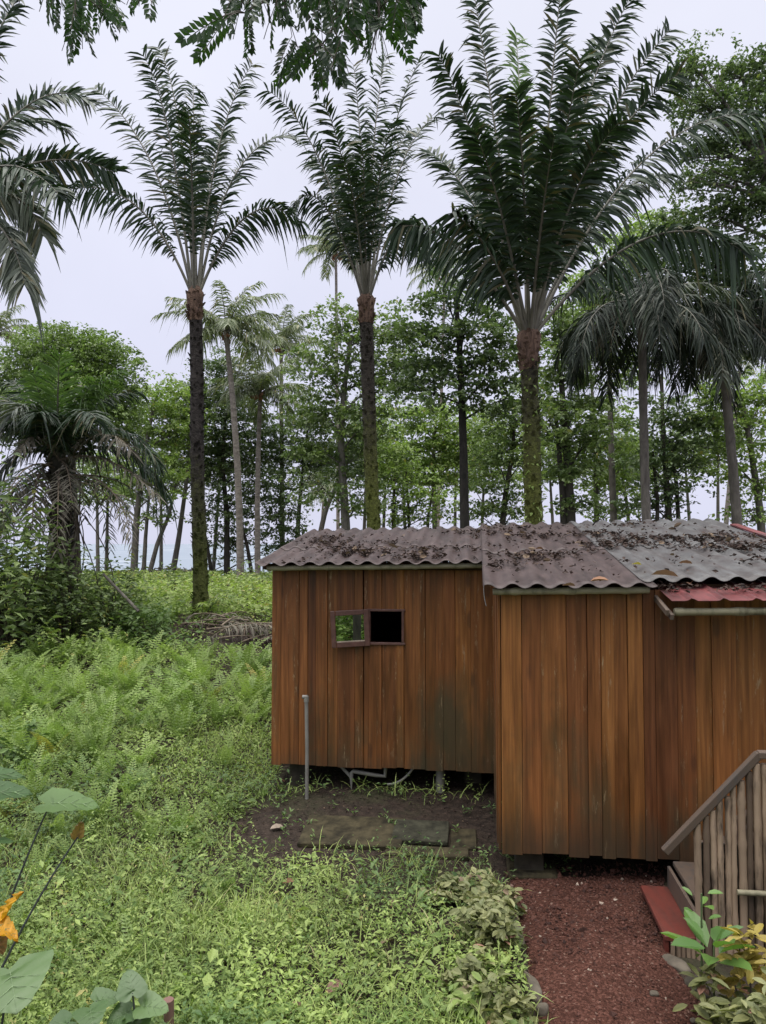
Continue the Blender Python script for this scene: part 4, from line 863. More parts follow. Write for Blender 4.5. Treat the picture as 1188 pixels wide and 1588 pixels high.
# ------------------------------------------------------------------ overhanging branches, close
PINN = MB()
def pinnate_tpl(pairs=9):
    V = []; F = []
    for i in range(pairs * 2 + 1):
        side = -1 if i % 2 else 1; t_ = (i // 2 + 1) / (pairs + .6)
        if i == pairs * 2: a = 0; side = 0; t_ = .96
        else: a = math.radians(62 - 22 * t_)
        l = .24 * (1 - .35 * abs(t_ - .5)); d = np.array((side * math.sin(a), math.cos(a), -.18)); w = np.array((math.cos(a), -side * math.sin(a), 0)) * .058
        b = np.array((0, t_, -.25 * t_ * t_)); k = len(V)
        m = b + d * l * .5
        V += [b, m + w, b + d * l + np.array((0, 0, -.05)), m - w, m + np.array((0, 0, -.012))]; F += [(k, k + 1, k + 2, k + 4), (k, k + 4, k + 2, k + 3)]
    return np.array(V), np.array(F)
PV, PF = pinnate_tpl()
def overhang(label, d, twigs, lv, mats='branch_leaf', copies=2):
    t0_ = P(*twigs[0][0], d); th = thing('overhanging_branch', label, 'branch', t0_, 'branches hanging into the top of the picture')
    mb = MB()
    for tw in twigs:
        pp = np.array([P(q[0], q[1], d + (q[2] if len(q) > 2 else 0)) for q in tw]); k = np.linspace(0, len(pp) - 1, 12)
        tube(mb, np.stack([np.interp(k, np.arange(len(pp)), pp[:, c]) for c in range(3)], -1), np.linspace(.014, .004, 12), 0, 6)
    A_, B_ = [], []
    for (x0, y0, x1, y1) in lv:
        for c in range(copies):
            j = np.array((0, -14, 0, -14)) if c == 0 else R.normal(0, 1, 4) * (14, 10, 26, 12) + (0, -22, 0, -26)
            dd = R.normal(0, .35); A_.append(P(x0 + j[0], y0 + j[1], d + dd)); B_.append(P(x1 + j[2], y1 + j[3], d + dd + R.normal(0, .12)))
    A_ = np.array(A_); B_ = np.array(B_); D = B_ - A_; l = np.linalg.norm(D, axis=1); B_ = A_ + D * (np.clip(l, .26, .36) / l * .95)[:, None]
    tw_pts = []
    for tw in twigs:
        pp = np.array([P(q[0], q[1], d + (q[2] if len(q) > 2 else 0)) for q in tw]); k = np.linspace(0, len(pp) - 1, 30); tw_pts.append(np.stack([np.interp(k, np.arange(len(pp)), pp[:, c]) for c in range(3)], -1))
    tw_pts = np.concatenate(tw_pts)
    for a in A_:
        e = tw_pts[np.argmin(np.linalg.norm(tw_pts - a - np.array((0, 0, .12)), axis=1))]; tube(mb, bez(e, (a + e) / 2 + np.array((0, 0, .04)), a, 6), [.005, .0045, .004, .004, .003, .003], 0, 5, cap=False)
    for a, b in zip(A_, B_): tube(mb, bez(a, (a + b) / 2 + np.array((0, 0, .03)), b, 5), .003, 0, 5, cap=False)
    mb.build('twigs', M['twig'], th)
    X, Y, Z = frames(D, up=(0, -.5, 1), roll=R.normal(0, .9, len(D)))
    s = np.clip(l, .26, .36)[:, None]; mf = MB(); sw = np.clip(l, .3, .40)[:, None]
    V = (PV[None, :, 0, None] * (X * sw)[:, None] + PV[None, :, 1, None] * (Y * s)[:, None] + PV[None, :, 2, None] * (Z * s)[:, None] + A_[:, None]); V = V + R.normal(0, .004, V.shape)
    F = (PF[None] + (np.arange(len(A_)) * len(PV))[:, None, None]).reshape(-1, 4)
    va = np.repeat(R.random((len(A_), 1)) * .6, len(PV), 1) + np.repeat(R.random((len(A_), len(PV) // 5)) * .3, 5, 1)
    mf.add(V.reshape(-1, 3), F, 0, va.ravel()); mf.build('foliage', M[mats], th)
overhang('dark feathery branch hanging over the top centre of the picture', 6.0, [[(640, -140), (560, -30), (500, 70), (470, 100)], [(560, -30), (590, 10), (575, 90)], [(560, -30), (450, -20), (380, 20)], [(640, -140), (640, 0), (645, 40)]],
    [(353, 42, 308, 106), (395, -15, 372, 60), (384, 35, 392, 88), (430, 15, 408, 78), (430, -20, 447, 42), (470, -15, 482, 60), (460, 85, 418, 132), (482, 88, 440, 148), (500, 75, 515, 158), (520, 65, 542, 132), (530, -20, 503, 55), (560, -25, 560, 70), (590, -25, 580, 112), (620, -20, 606, 82), (640, -25, 656, 62), (600, -15, 642, 32), (540, 15, 577, 132), (555, -15, 600, 52), (505, 20, 530, 92), (365, 0, 340, 60), (395, -10, 415, 35), (575, 40, 560, 118), (615, 10, 636, 78), (625, 0, 655, 25), (360, -20, 380, 20), (340, -25, 352, 15), (500, -25, 520, 30), (450, -20, 430, 25), (490, 100, 500, 150), (590, 60, 606, 118)], copies=3)
overhang('feathery branch hanging into the top left corner', 6.3, [[(110, -120), (115, -20), (120, 50)], [(110, -120), (150, 0), (180, 40)], [(110, -120), (90, -80), (60, -10)]],
    [(50, -20, 28, 22), (70, -20, 74, 50), (100, -10, 90, 58), (120, 0, 110, 62), (115, 45, 94, 98), (125, 40, 114, 76), (150, 15, 200, 52), (150, 20, 184, 60), (140, -10, 197, 22), (150, 0, 160, 52), (80, -25, 60, 35), (105, -25, 130, 40), (130, -20, 172, 35)], copies=2)
overhang('small feathery sprig at the top edge right of the corner branch', 6.3, [[(235, -100), (222, -20), (215, 5)]], [(215, -22, 198, 18), (226, -22, 236, 24), (220, -20, 216, 20)], copies=2)

# ------------------------------------------------------------------ meadow
def fern_tpl(nf=7, pairs=13, seed=0, arch=.7, spread=1.0):
    """one fern of unit height-ish; returns V, F, var"""
    rr = np.random.default_rng(seed); V = []; F = []; A_ = []
    for f in range(nf):
        az = f * 2 * PI / nf + rr.normal(0, .35); l = rr.uniform(.7, 1.15); e0 = rr.uniform(55, 82); e1 = e0 - rr.uniform(40, 100) * arch
        n = pairs + 2; c = np.zeros((n, 3)); e = np.radians(np.linspace(e0, e1, n))
        for i in range(1, n): c[i] = c[i - 1] + np.array((math.cos(az) * math.cos(e[i]) * spread, math.sin(az) * math.cos(e[i]) * spread, math.sin(e[i]))) * l / n
        S = np.array((-math.sin(az), math.cos(az), 0)); va = rr.random()
        for i in range(2, n):
            q = i / n; ll = .19 * l * (1 - q) ** .6 * min(1, .45 + q * 2.2) + .01; T = nrm(c[i] - c[i - 1]); Nn = np.cross(S, T); w = T * (l / n * .40)
            for sg in (-1, 1):
                b = c[i]; d = nrm(S * sg + T * .3 - Nn * .12 * sg * 0 + np.array((0, 0, -.18))); k = len(V)
                V += [b - w, b + d * ll * .6 - w * .8, b + d * ll, b + d * ll * .6 + w * .8, b + w]; F += [(k, k + 1, k + 2, k + 3)]; F += [(k, k + 3, k + 4, k + 4)]; A_ += [va] * 5
        # midrib
        for i in range(n - 1):
            k = len(V); w = S * .006; V += [c[i] - w, c[i] + w, c[i + 1] + w, c[i + 1] - w]; F += [(k, k + 1, k + 2, k + 3)]; A_ += [va] * 4
    F = [f for f in F if f[2] != f[3]]
    return np.array(V), np.array(F), np.array(A_)
FT = [fern_tpl(n_, p_, s_, a_, sp) for n_, p_, s_, a_, sp in ((7, 13, 1, .6, 1), (6, 12, 2, .9, 1.1), (8, 12, 3, .4, .8), (5, 14, 4, 1.0, 1.2))]
def ferns(mb, x, y, h, z=None):
    n = len(x); z = gh(x, y) if z is None else z; ty = R.integers(0, 4, n); az = R.random(n) * 2 * PI
    for k in range(4):
        m = ty == k; q = az[m]; s = h[m][:, None]
        if not m.any(): continue
        tv, tf, ta = FT[k]; o = 0 * q
        X = np.stack([np.cos(q), np.sin(q), o], -1) * s; Y = np.stack([-np.sin(q), np.cos(q), o], -1) * s; Z = np.stack([R.normal(0, .12, len(q)), R.normal(0, .12, len(q)), o + 1], -1) * s
        pos = np.stack([x[m], y[m], z[m]], -1); N = len(q)
        V = tv[None, :, 0, None] * X[:, None] + tv[None, :, 1, None] * Y[:, None] + tv[None, :, 2, None] * Z[:, None] + pos[:, None]
        F = (tf[None] + (np.arange(N) * len(tv))[:, None, None]).reshape(-1, 4)
        va = np.clip(ta[None] * .45 + R.random((N, 1)) * .5 - .1 * (R.random((N, 1)) < .3), 0, .93); va[R.random(N) < .025] = 1
        mb.add(V.reshape(-1, 3), F, 0, va.ravel())
# areas kept free of tall growth
def cabin_uv(x, y):
    rx, ry = x - L0[0], y - L0[1]; return rx * U[0] + ry * U[1], rx * Vd[0] + ry * Vd[1]
def free(x, y, m=.0):
    """1 where plants may grow, 0 on the path, bare soil and under the cabin"""
    u, v = cabin_uv(x, y)
    under = ((u > -.05) & (u < 5.6) & (v > .0) & (v < 6)) | ((u > UM - .1) & (u < 5.6) & (v > VF - .25) & (v < .2))
    path = (x > path_x(y, -1) - .02) & (x < 3.2) & (y < 7.4)
    ex = (x + .38 + .35 * (vnoise(x, y, 1.7, 2) - .5)) / 1.30; ey = (y - 8.05 + .35 * (vnoise(x, y, 1.7, 4) - .5)) / .88
    ex2 = (x - .75) / .7; ey2 = (y - 7.9) / .85
    bare = np.clip(np.minimum(ex * ex + ey * ey, ex2 * ex2 + ey2 * ey2) * 1.6 - .75, 0, 1)
    w = bare * (1 - under) * (1 - path); return w
def scatter(n, y0, y1, pw=1.0, xl=-.62, xr=.32, pad=1.2):
    """positions thinning with distance"""
    q = R.random(n); a, b_ = y0 ** (1 - pw * .999), y1 ** (1 - pw * .999); y = (a + (b_ - a) * q) ** (1 / (1 - pw * .999))
    x = R.uniform(xl, xr, n) * (y + pad * 1.2); return x, y
# near ground cover: small leaves on short stalks
def patchy(x, y, s, seed, lo=.3, hi=.65): return np.clip((vnoise(x, y, s, seed) * .65 + vnoise(x, y, s * 3.1, seed + 1) * .35 - lo) / (hi - lo), 0, 1)
mb = MB(); n = 34000; x, y = scatter(n, 3.6, 12, 1.6, xl=-.66, xr=.2)
w = free(x, y) * (.35 + .65 * patchy(x, y, 1.6, 21)); k = R.random(n) < w; x, y = x[k], y[k]; n = len(x)
hgt = .04 + .15 * patchy(x, y, 1.1, 31) * R.random(n) + .03 * R.random(n) + .10 * np.clip((-x - .6) / 2, 0, 1) * R.random(n)
pos = np.stack([x, y, gh(x, y) + hgt], -1)
tone = np.clip(-.05 + .45 * vnoise(x, y, 2.2, 41) + .4 * vnoise(x, y, 7, 43) + R.normal(0, .26, n), 0, .93); tone[R.random(n) < .01] = 1
dk = vnoise(x, y, .9, 55) < .36
sz = .032 * np.exp(R.normal(0, .35, n)) * np.where(R.random(n) < .05, 1.8, 1)
for l_ in range(6):   # each weed is a sprig of leaves round one stalk
    az = R.random(n) * 2 * PI if l_ == 0 else az + 1.05 + R.normal(0, .35, n)
    dz = (.012 * (l_ - 2) + R.normal(0, .01, n)) * (1 + hgt * 8)
    p_ = pos + np.stack([np.cos(az) * sz * .25, np.sin(az) * sz * .25, dz], -1); kp = R.random(n) < (.95 - .07 * l_); tn = np.clip(tone + R.normal(0, .07, n) + .03 * l_, 0, .93); tn = np.where(tone > .95, tone, tn)
    for sel, mi in ((kp & ~dk, 0), (kp & dk, 1)): leaves(mb, p_[sel], sz[sel], .46, (-.5, .75), mi, tn[sel], 1, .35, az[sel])
tag(mb.build('ground_cover', [M['herb'], M['herb_dark']]), 'low leafy weeds covering the yard left of the path', 'weeds', kind='stuff')
# grass blades
mb = MB(); n = 95000; x, y = scatter(n, 3.6, 11.5, 1.6, xl=-.66, xr=.2)
w = free(x, y) * (.15 + .85 * patchy(x, y, 1.3, 61, .35, .7)); k = R.random(n) < w; x, y = x[k], y[k]; n = len(x)
leaves(mb, np.stack([x, y, gh(x, y) + .02 + .06 * R.random(n)], -1), .15 * R.uniform(.5, 1.4, n), .05, (.1, 1.4), 0, np.clip(.2 + .5 * vnoise(x, y, 1.8, 71) + R.normal(0, .25, n), 0, 1), 3, .3)
tag(mb.build('grass', M['grass']), 'short grass blades mixed into the yard weeds', 'grass', kind='stuff')
# clipped grass beside the cabin corner
mb = MB(); n = 26000; x, y = R.uniform(-4.2, -.6, n), R.uniform(7.6, 13.5, n)
w = np.clip(1 - (((x + 1.75) / 1.1) ** 2 + ((y - 9.6) / 2.3) ** 2), 0, 1) ** .5 * free(x, y); k = R.random(n) < w; x, y = x[k], y[k]; n = len(x)
leaves(mb, np.stack([x, y, gh(x, y) + .03 * R.random(n)], -1), .06, .28, (.1, 1.2), 0, np.clip(.25 + .45 * vnoise(x, y, 2, 3) + R.normal(0, .15, n), 0, .9), 1, .3)
tag(mb.build('turf', M['herb']), 'short turf beside the left cabin corner', 'grass', kind='stuff')
# tall fern meadow
mb = MB(); n = 1600; x, y = scatter(n, 7.5, 22, 1.15, xl=-.66, xr=.05)
u_, v_ = cabin_uv(x, y); k = (free(x, y) > .8) & (R.random(n) < np.clip((y - 6.8) / 5.0, .08, .8)) & ((x < -1.6) | (y > 11)) & ~((u_ > -.6) & (v_ > -1) & (v_ < 7))
k &= ~((((x + 1.75) / 1.1) ** 2 + ((y - 9.6) / 2.0) ** 2) < .8) & ~((y > 15.4) & (x > -5.2))
x, y = x[k], y[k]; h = R.uniform(.26, .76, len(x)) * np.clip(.55 + (y - 7) / 9, .5, 1.15); ferns(mb, x, y, h)
n = 170; x, y = scatter(n, 4.6, 9, 1.2, xl=-.66, xr=.0); k = (free(x, y) > .9) & (x < -.9 + .5 * (y - 5) * -.2); ferns(mb, x[k], y[k], R.uniform(.18, .36, k.sum()))
tag(mb.build('fern_meadow', M['fern']), 'light green ferns filling the meadow left of the cabin', 'ferns', kind='stuff')
# leafy weeds between the ferns, and beyond
mb = MB(); n = 85000; x, y = scatter(n, 7.5, 24, 1.25, xl=-.68, xr=.02)
k = (free(x, y) > .6) & (R.random(n) < np.clip((y - 6.6) / 3.5, 0, 1) * (.35 + .65 * patchy(x, y, .9, 91))); u_, v_ = cabin_uv(x, y); k &= ~((x > -5.0) & (y > 15.7) & (y < 18.8) & (R.random(n) < .85)) & ~((u_ > -.2) & (v_ > 0)) & ~((((x + 1.75) / 1.0) ** 2 + ((y - 9.6) / 1.9) ** 2) < .9)
x, y = x[k], y[k]; n = len(x); hh = (.08 + .42 * np.clip((y - 7) / 8, 0, 1) * patchy(x, y, .8, 93, .2, .8)) * R.random(n) ** .6
leaves(mb, np.stack([x, y, gh(x, y) + hh], -1), .055 + .05 * np.clip((y - 8) / 14, 0, 1), .42, (-.4, .7), (0), np.clip(.2 + .5 * vnoise(x, y, 1.3, 95) + R.normal(0, .18, n), 0, .95), 1, .5)
tag(mb.build('meadow_weeds', M['herb']), 'leafy weeds growing between the meadow ferns', 'weeds', kind='stuff')
# far undergrowth up to the beach
mb = MB(); n = 70000; x, y = scatter(n, 19, 47, 1.1, xl=-.7, xr=.62)
mound = .15 + .75 * patchy(x, y, .45, 101, .3, .75) * (y < 44) + .3 * patchy(x, y, 1.4, 103)
leaves(mb, np.stack([x, y, gh(x, y) + np.minimum(mound * R.random(n) ** .5, np.clip(3.1 - .036 * y - gh(x, y), .05, 2) * (.35 + .65 * patchy(x, y, .7, 111, .2, .8) + .15 * R.random(n)))], -1), .15, .5, (-.5, .6), 0, np.clip(.35 + .5 * vnoise(x, y, .6, 105) + R.normal(0, .15, n), 0, 1), 1, .6)
tag(mb.build('beach_undergrowth', M['herb']), 'bright low undergrowth between the meadow and the beach', 'undergrowth', kind='stuff')
# behind the viewpoint (seen in the window pane); thicket raised to block low sky
mb = MB(); n = 90000; x, y = R.normal(.8, 6, n), R.uniform(-14, 1.5, n); back = np.clip((-y - 4) / 4, 0, 1)
leaves(mb, np.stack([x, y, gh(x, y) + (.15 + 7.5 * back * (.5 + .5 * patchy(x, y, .4, 7, .1, .6))) * R.random(n)], -1), .2, .5, (-.5, .6), 0, None, 1, .6)
tag(mb.build('garden_thicket', M['fern']), 'leafy garden thicket mirrored in the window pane, raised to block low sky', 'thicket', kind='stuff')
bp = thing('garden_palm', 'palm trunk mirrored in the open window pane', 'palm', G(1.08, -4.2))
mb = MB(); p = trunk_pts(G(1.08, -4.2), np.array((1.12, -4.2, 7.0)), 20); tube(mb, p, .12, 0, 12, rough=.15); mb.build('trunk', M['bark_dark'], bp)
for k in range(12):
    mb = MB(); frond_mesh(arc(np.array((.98, -4.2, 7.0)), k * 2.4, 60 - 4 * k, -40, 3.5), .6, 40, mb, .7, .12, .04, .045, seg=3); mb.build('frond', [M['rachis'], M['palm']], bp)

# individual ferns that stand out
def fern_thing(px, py, d, h, label, k=None):
    b = P(px, py, d); b = G(b[0], b[1]); tv, tf, ta = FT[k if k is not None else R.integers(0, 4)]; q = R.random() * 6.28
    Rm = np.array([(math.cos(q), math.sin(q), 0), (-math.sin(q), math.cos(q), 0), (0, 0, 1)])
    o = MB().add(tv * h @ Rm + b, tf, 0, np.clip(ta * .6 + .3, 0, .93)).build('fern', M['fern'], loc=b); tag(o, label, 'fern', 'ferns standing out of the weeds')
for k, (px, py, d, h) in enumerate([(165, 1340, 6.0, .42), (110, 1400, 5.6, .40), (205, 1400, 5.7, .36), (60, 1470, 5.1, .4), (130, 1450, 5.3, .34), (290, 1455, 5.3, .3), (320, 1540, 4.9, .3), (240, 1185, 8.0, .4), (170, 1190, 8.0, .5), (90, 1210, 7.8, .5), (300, 1220, 7.5, .35), (45, 1130, 9.0, .6), (210, 1110, 9.4, .6), (330, 1050, 11.5, .7), (260, 1040, 12, .75), (150, 1040, 12, .7), (390, 1060, 11.2, .6), (350, 1110, 9.6, .5), (20, 1080, 10, .7), (250, 1500, 5.1, .3), (30, 1330, 6.2, .45), (195, 1500, 5.1, .3)]):
    fern_thing(px, py + 20, d, h, 'bright fern standing above the weeds of the yard')

# shrubs and plants ------------------------------------------------
def bush(nm, label, cat, x, y, rx, h, n, size, mat, wid=.45, group=None, ry=None, stem='twig', tpl=1, z0=.15, sink=0):
    b = G(x, y); th = thing(nm, label, cat, b, group); mt = MB(); ml = MB(); ry = ry or rx
    ns = max(4, n // 30); v = nrm(R.normal(size=(ns, 3))) * R.random((ns, 1)) ** .4; v[:, 2] = np.abs(v[:, 2])
    tips = b + v * np.array((rx, ry, h * (1 - z0))) + np.array((0, 0, h * z0))
    for t_ in tips: limb(mt, b + R.normal(0, .03, 3) * np.array((1, 1, 0)), t_, .008 + .004 * h, .003, .0, 6)
    k = R.integers(0, ns, n); pos = tips[k] + R.normal(0, 1, (n, 3)) * np.array((rx, ry, h)) * .16
    pos[:, 2] = np.maximum(pos[:, 2], b[2] + .02)
    cv = np.clip(R.random(ns)[k] * .5 + R.random(n) * .45, 0, .93); cv[R.random(n) < .04] = 1
    leaves(ml, pos, size, wid, (-.6, .5), 0, cv, tpl, .5)
    mt.build('stems', M[stem], th); ml.build('foliage', M[mat], th); return th
GB = 'border shrubs along the left side of the gravel path'
for (px, py, d, rx, h, n, m, lab) in [(735, 1375, 6.55, .20, .30, 150, 'croton_grey', 'yellow-grey border shrub nearest the cabin corner at the path top'), (700, 1385, 6.5, .2, .2, 110, 'croton_grey', 'low pinkish border shrub left of the topmost one'), (765, 1400, 6.25, .2, .3, 150, 'croton_grey', 'border shrub with pinkish leaves beside the dark path edge'), (745, 1450, 5.85, .22, .3, 160, 'croton_grey', 'grey-green border shrub halfway down the path edge'), (775, 1470, 5.7, .17, .26, 120, 'croton', 'brownish border shrub leaning over the long edging stone'), (735, 1520, 5.35, .2, .26, 140, 'croton_grey', 'border shrub left of the long edging stone'), (775, 1545, 5.2, .2, .24, 130, 'croton_grey', 'pale border shrub low by the path edge'), (745, 1590, 5.0, .2, .22, 130, 'herb', 'greener border shrub at the bottom edge of the picture'), (800, 1600, 4.9, .18, .2, 110, 'croton', 'lowest border shrub with big pale leaves at the bottom edge')]:
    q = P(px, py + 10, d); bush('border_shrub', lab, 'shrub', q[0], q[1], rx * 1.1, h * 1.15, int(n * 1.8), .075, m, .5, GB, tpl=2)
# right-hand croton bed
def plant_big(nm, label, b, n, L_, W_, hgt, mat, e=(.2, .9), stemm='stem', az0=0):
    th = thing(nm, label, 'plant', b); ms = MB(); ml = MB(); az = az0 + np.arange(n) * 2.399; tips = np.array(b) + np.stack([.05 * np.cos(az), .05 * np.sin(az), hgt * (1 - .25 * np.arange(n) / n)], -1)
    tube(ms, [vec(b), vec(b) + np.array((0.01, 0, hgt))], [.009, .006], 0, 7)
    leaves(ml, tips, L_, W_, e, 0, R.random(n), 2, .2, az)
    ms.build('stem', M[stemm], th); ml.build('leaves', M[mat], th); return th
q = P(1105, 1470, 5.1); plant_big('broad_leaf_plant', 'plant with big bright green leaves in front of the bamboo stair side', G(q[0], q[1]), 11, .22, .5, .52, 'fresh_leaf', (.0, .75))
q = P(1100, 1400, 5.15); plant_big('broad_leaf_sapling', 'small bright green shoot rising above the big-leaved plant', G(q[0] - .02, q[1] + .1), 6, .11, .5, .74, 'fresh_leaf', (.0, .7))
for (px, py, d, rx, h, n, m, s, lab) in [(1165, 1480, 5.0, .2, .62, 130, 'croton_yellow', .11, 'yellow and pink leaved croton against the bamboo stair side'), (1120, 1510, 4.9, .22, .42, 170, 'croton', .10, 'green croton under the big-leaved plant'), (1170, 1540, 4.7, .25, .45, 200, 'croton_grey', .10, 'grey-green croton at the right picture edge'), (1120, 1560, 4.75, .18, .34, 130, 'croton', .10, 'croton with folded green leaves beside the lowest edging stones'), (1175, 1595, 4.5, .22, .4, 160, 'croton', .10, 'croton filling the bottom right corner')]:
    q = P(px, py, d); bush('croton', lab, 'shrub', q[0], q[1], rx, h, n, s, m, .42, 'crotons right of the path', tpl=2)

# taro with big heart leaves
def heart(mb, c, d, up, L_, W_, mi=0, var=.5, cup=.12, ragged=0):
    """heart-shaped blade from stalk point c, pointing along d"""
    X, Y, Z = [q[0] for q in frames(vec(d)[None], up)]; rows, V, F = 13, [], []
    ys = np.linspace(-.28, 1, rows)
    for j, yy in enumerate(ys):
        half = (.52 * math.sqrt(max(0, 1 - ((yy - .12) / .9) ** 2)) * (1 - .45 * max(0, yy)) if yy > -.1 else .52 * math.sqrt(max(0, 1 - ((yy + .02) / .30) ** 2)) * .95) if yy < .995 else 0
        for i, xx in enumerate(np.linspace(-1, 1, 9)):
            xo = xx * half * (1 + ragged * random.uniform(-.5, .3)); notch = (max(0, .16 - abs(xx) * .3) if yy < -.02 else 0)
            z = cup * abs(xo) ** 1.3 * 1.6 - .32 * max(0, yy) ** 2 * cup * 4 + (.09 if ragged else .02) * math.sin(abs(xx) * 5 + yy * 22 + xx * 2)
            V.append(vec(c) + X * xo * W_ * 1.9 + Y * (yy + notch * 1.2) * L_ + Z * z * L_)
    for j in range(rows - 1):
        for i in range(8): F.append((j * 9 + i, j * 9 + i + 1, j * 9 + 10 + i, j * 9 + 9 + i))
    mb.add(V, F, mi, var, True)
    # raised veins
    for sx in (-1, 0, 1):
        for k in ((.15, .4, .65) if sx else (0,)):
            pts = []
            for s_ in np.linspace(0, 1, 7):
                yy = k + (s_ * .28 if sx else s_ * .97); xx = sx * s_ * .34 * (1 - .5 * k)
                z = cup * abs(xx) ** 1.3 * 1.6 - .32 * max(0, yy) ** 2 * cup * 4 + .012
                pts.append(vec(c) + X * xx * W_ * 1.9 + Y * yy * L_ + Z * z * L_)
            tube(mb, pts, np.linspace(.004, .0012, 7) * L_ * 2, 1, 5, cap=False)
M['vein'] = plain('vein', (.16, .23, .11), .5)
def taro(label, root_px, d, lvs, nm='taro_plant', hide=False):
    q = P(*root_px, d); b = G(q[0], q[1]); th = thing(nm, label, 'plant', b, 'taro plants in the left corner')
    for (px, py, dd, dx, dy, dz, L_, W_, m) in lvs:
        c = P(px, py, d + dd); mb = MB(); heart(mb, c, (dx, dy, dz), (0, -.05 if py < 1300 else -.3, 1), L_, W_, ragged=.15 if 'taro_' in m else 0, cup=.22 if 'taro_' in m else .12, var=random.random())
        lf = mb.build('leaf', [M[m], M['vein']], th); ms = MB(); mid = (b + c) / 2 + np.array((0, 0, .18)); tube(ms, bez(b, mid, c, 10), np.linspace(.010, .005, 10), 0, 8); ms.build('stalk', M['stem_dark'], lf)
taro('taro plant at the left edge with a broad grey-green leaf on a long dark stalk', (-70, 1420), 4.6, [(78, 1246, .35, .95, .25, -.02, .30, .22, 'taro'), (-32, 1232, .2, .9, .3, .05, .3, .22, 'taro'), (-48, 1205, .5, .8, .5, .0, .34, .24, 'taro'), (122, 1296, .5, .2, -.3, 1, .13, .045, 'taro_withered'), (-20, 1300, .1, -.3, -.8, .2, .3, .2, 'taro')])
taro('taro with a large yellow-orange withered leaf at the left edge', (-50, 1500), 4.3, [(4, 1425, 0, .35, -.1, .9, .17, .05, 'taro_yellow'), (-6, 1432, -.05, .8, -.2, -.25, .15, .06, 'taro_yellow'), (-4, 1440, -.02, .4, -.2, -.9, .14, .05, 'taro_withered')])
taro('taro with a big round green leaf in the bottom left corner', (-20, 1640), 3.9, [(16, 1508, 0, .5, -.8, -.2, .24, .21, 'taro')])
taro('low taro with several light green leaves at the bottom edge, left of the brown stump', (140, 1640), 4.4, [(140, 1566, 0, .4, -.8, -.1, .14, .10, 'taro'), (105, 1586, 0, -.7, -.6, -.1, .13, .10, 'taro'), (150, 1552, .1, 1, .3, .1, .13, .09, 'taro')])
taro('low taro with darker leaves at the bottom edge, beside the light green one', (215, 1640), 4.5, [(205, 1540, 0, -.3, .5, .5, .14, .09, 'taro'), (222, 1560, 0, .9, -.1, 0, .15, .10, 'taro'), (200, 1568, 0, -.6, -.5, -.1, .13, .09, 'taro'), (212, 1580, 0, .4, -.8, -.1, .14, .09, 'taro')])
mb = MB(); tube(mb, [P(262, 1600, 4.75), P(262, 1550, 4.75)], [.028, .032], 0, 9, rough=.3); tag(mb.build('stump', M['pink_leaf'], loc=P(262, 1600, 4.75)), 'short pinkish brown stub sticking out of the weeds at the bottom', 'stump')

# shrubs at the left mid distance
for (px, py, d, rx, h, n, m, s, lab) in [(15, 1000, 15.5, 1.0, 3.3, 2200, 'leaf_mid', .2, 'dark tall shrub below the short palm at the left edge'), (105, 985, 16.2, .8, 1.9, 1700, 'leaf_mid', .13, 'leafy bush right in front of the short palm trunk'), (55, 985, 16.5, .9, 1.2, 1500, 'leaf_dark', .13, 'dark shrub at the foot of the short palm'), (165, 985, 17, 1.0, 1.7, 2600, 'leaf_mid', .14, 'leafy shrub right of the short palm trunk'), (235, 990, 16.5, .9, .9, 1500, 'herb_dark', .13, 'low dark shrub left of the tall oil palm foot'), (130, 1010, 15, 1.0, .8, 500, 'herb', .12, 'grey-green shrub in front of the short palm'), (8, 1115, 9.5, .35, .65, 220, 'herb_dark', .12, 'broad-leaved dark bush at the left edge of the meadow'), (200, 925, 22, 1.3, .8, 900, 'leaf_mid', .16, 'shrub behind the leafy one, nearer the sea'), (395, 925, 25, 1.2, 1.3, 600, 'leaf_mid', .15, 'round shrub beside the left cabin wall, far back'), (270, 925, 27, 1.2, 1.0, 500, 'leaf_mid', .15, 'dark green shrub left of the tall palm, in the bright undergrowth')]:
    q = P(px, py, d); bush('shrub', lab, 'shrub', q[0], q[1], rx, h, n, s, m, .45)
# vines hanging on the short palm
mb = MB()
for k in range(26):
    a = P(R.uniform(60, 130), R.uniform(720, 800), 17.0 + R.normal(0, .3)); b_ = a + np.array((R.normal(0, .5), R.normal(0, .2), -R.uniform(1.5, 3.2))); tube(mb, bez(a, (a + b_) / 2 + R.normal(0, .3, 3), b_, 8), .012, 0, 5, cap=False)
mb.build('hanging_vines', M['twig'], yp)
lp = MB(); tube(lp, [P(160, 890, 16.5), P(215, 948, 16.2)], [.03, .035], 0, 7); tag(lp.build('fallen_pole', M['bark_mid'], loc=P(215, 948, 16.2)), 'bare grey pole leaning in the bushes right of the short palm', 'pole')
# heap of dead fronds at the foot of the tall palm
hp = thing('dead_frond_heap', 'brown heap of cut dead fronds at the foot of the tall oil palm', 'debris', G(*P(370, 990, 17.5)[:2]))
for k in range(22):
    q = P(R.uniform(320, 435), R.uniform(972, 1000), R.uniform(16.6, 18.6)); q = G(q[0], q[1]) + np.array((0, 0, R.uniform(.1, .42))); az = R.normal(0, .6) + (PI if R.random() < .5 else 0)
    mb = MB(); frond_mesh(arc(q, az, R.uniform(0, 25), -30, R.uniform(1.2, 2.2), 10), .35, 24, mb, .7, .1, .025, .03, seg=3); mb.build('dead_frond', [M['rachis_dead'], M['dead_frond'] if k % 3 else M['litter']], hp)
for k in range(14):
    az = R.random() * 6.28; q = G(*P(313, 968, 20)[:2]) + np.array((.2 * math.cos(az), .2 * math.sin(az), .15)); mb = MB(); frond_mesh(arc(q, az, 55, -20, R.uniform(.8, 1.5), 10), .25, 18, mb, .4, .1, .012, .03, seg=3); mb.build('green_sprout', [M['rachis'], M['herb']], hp)
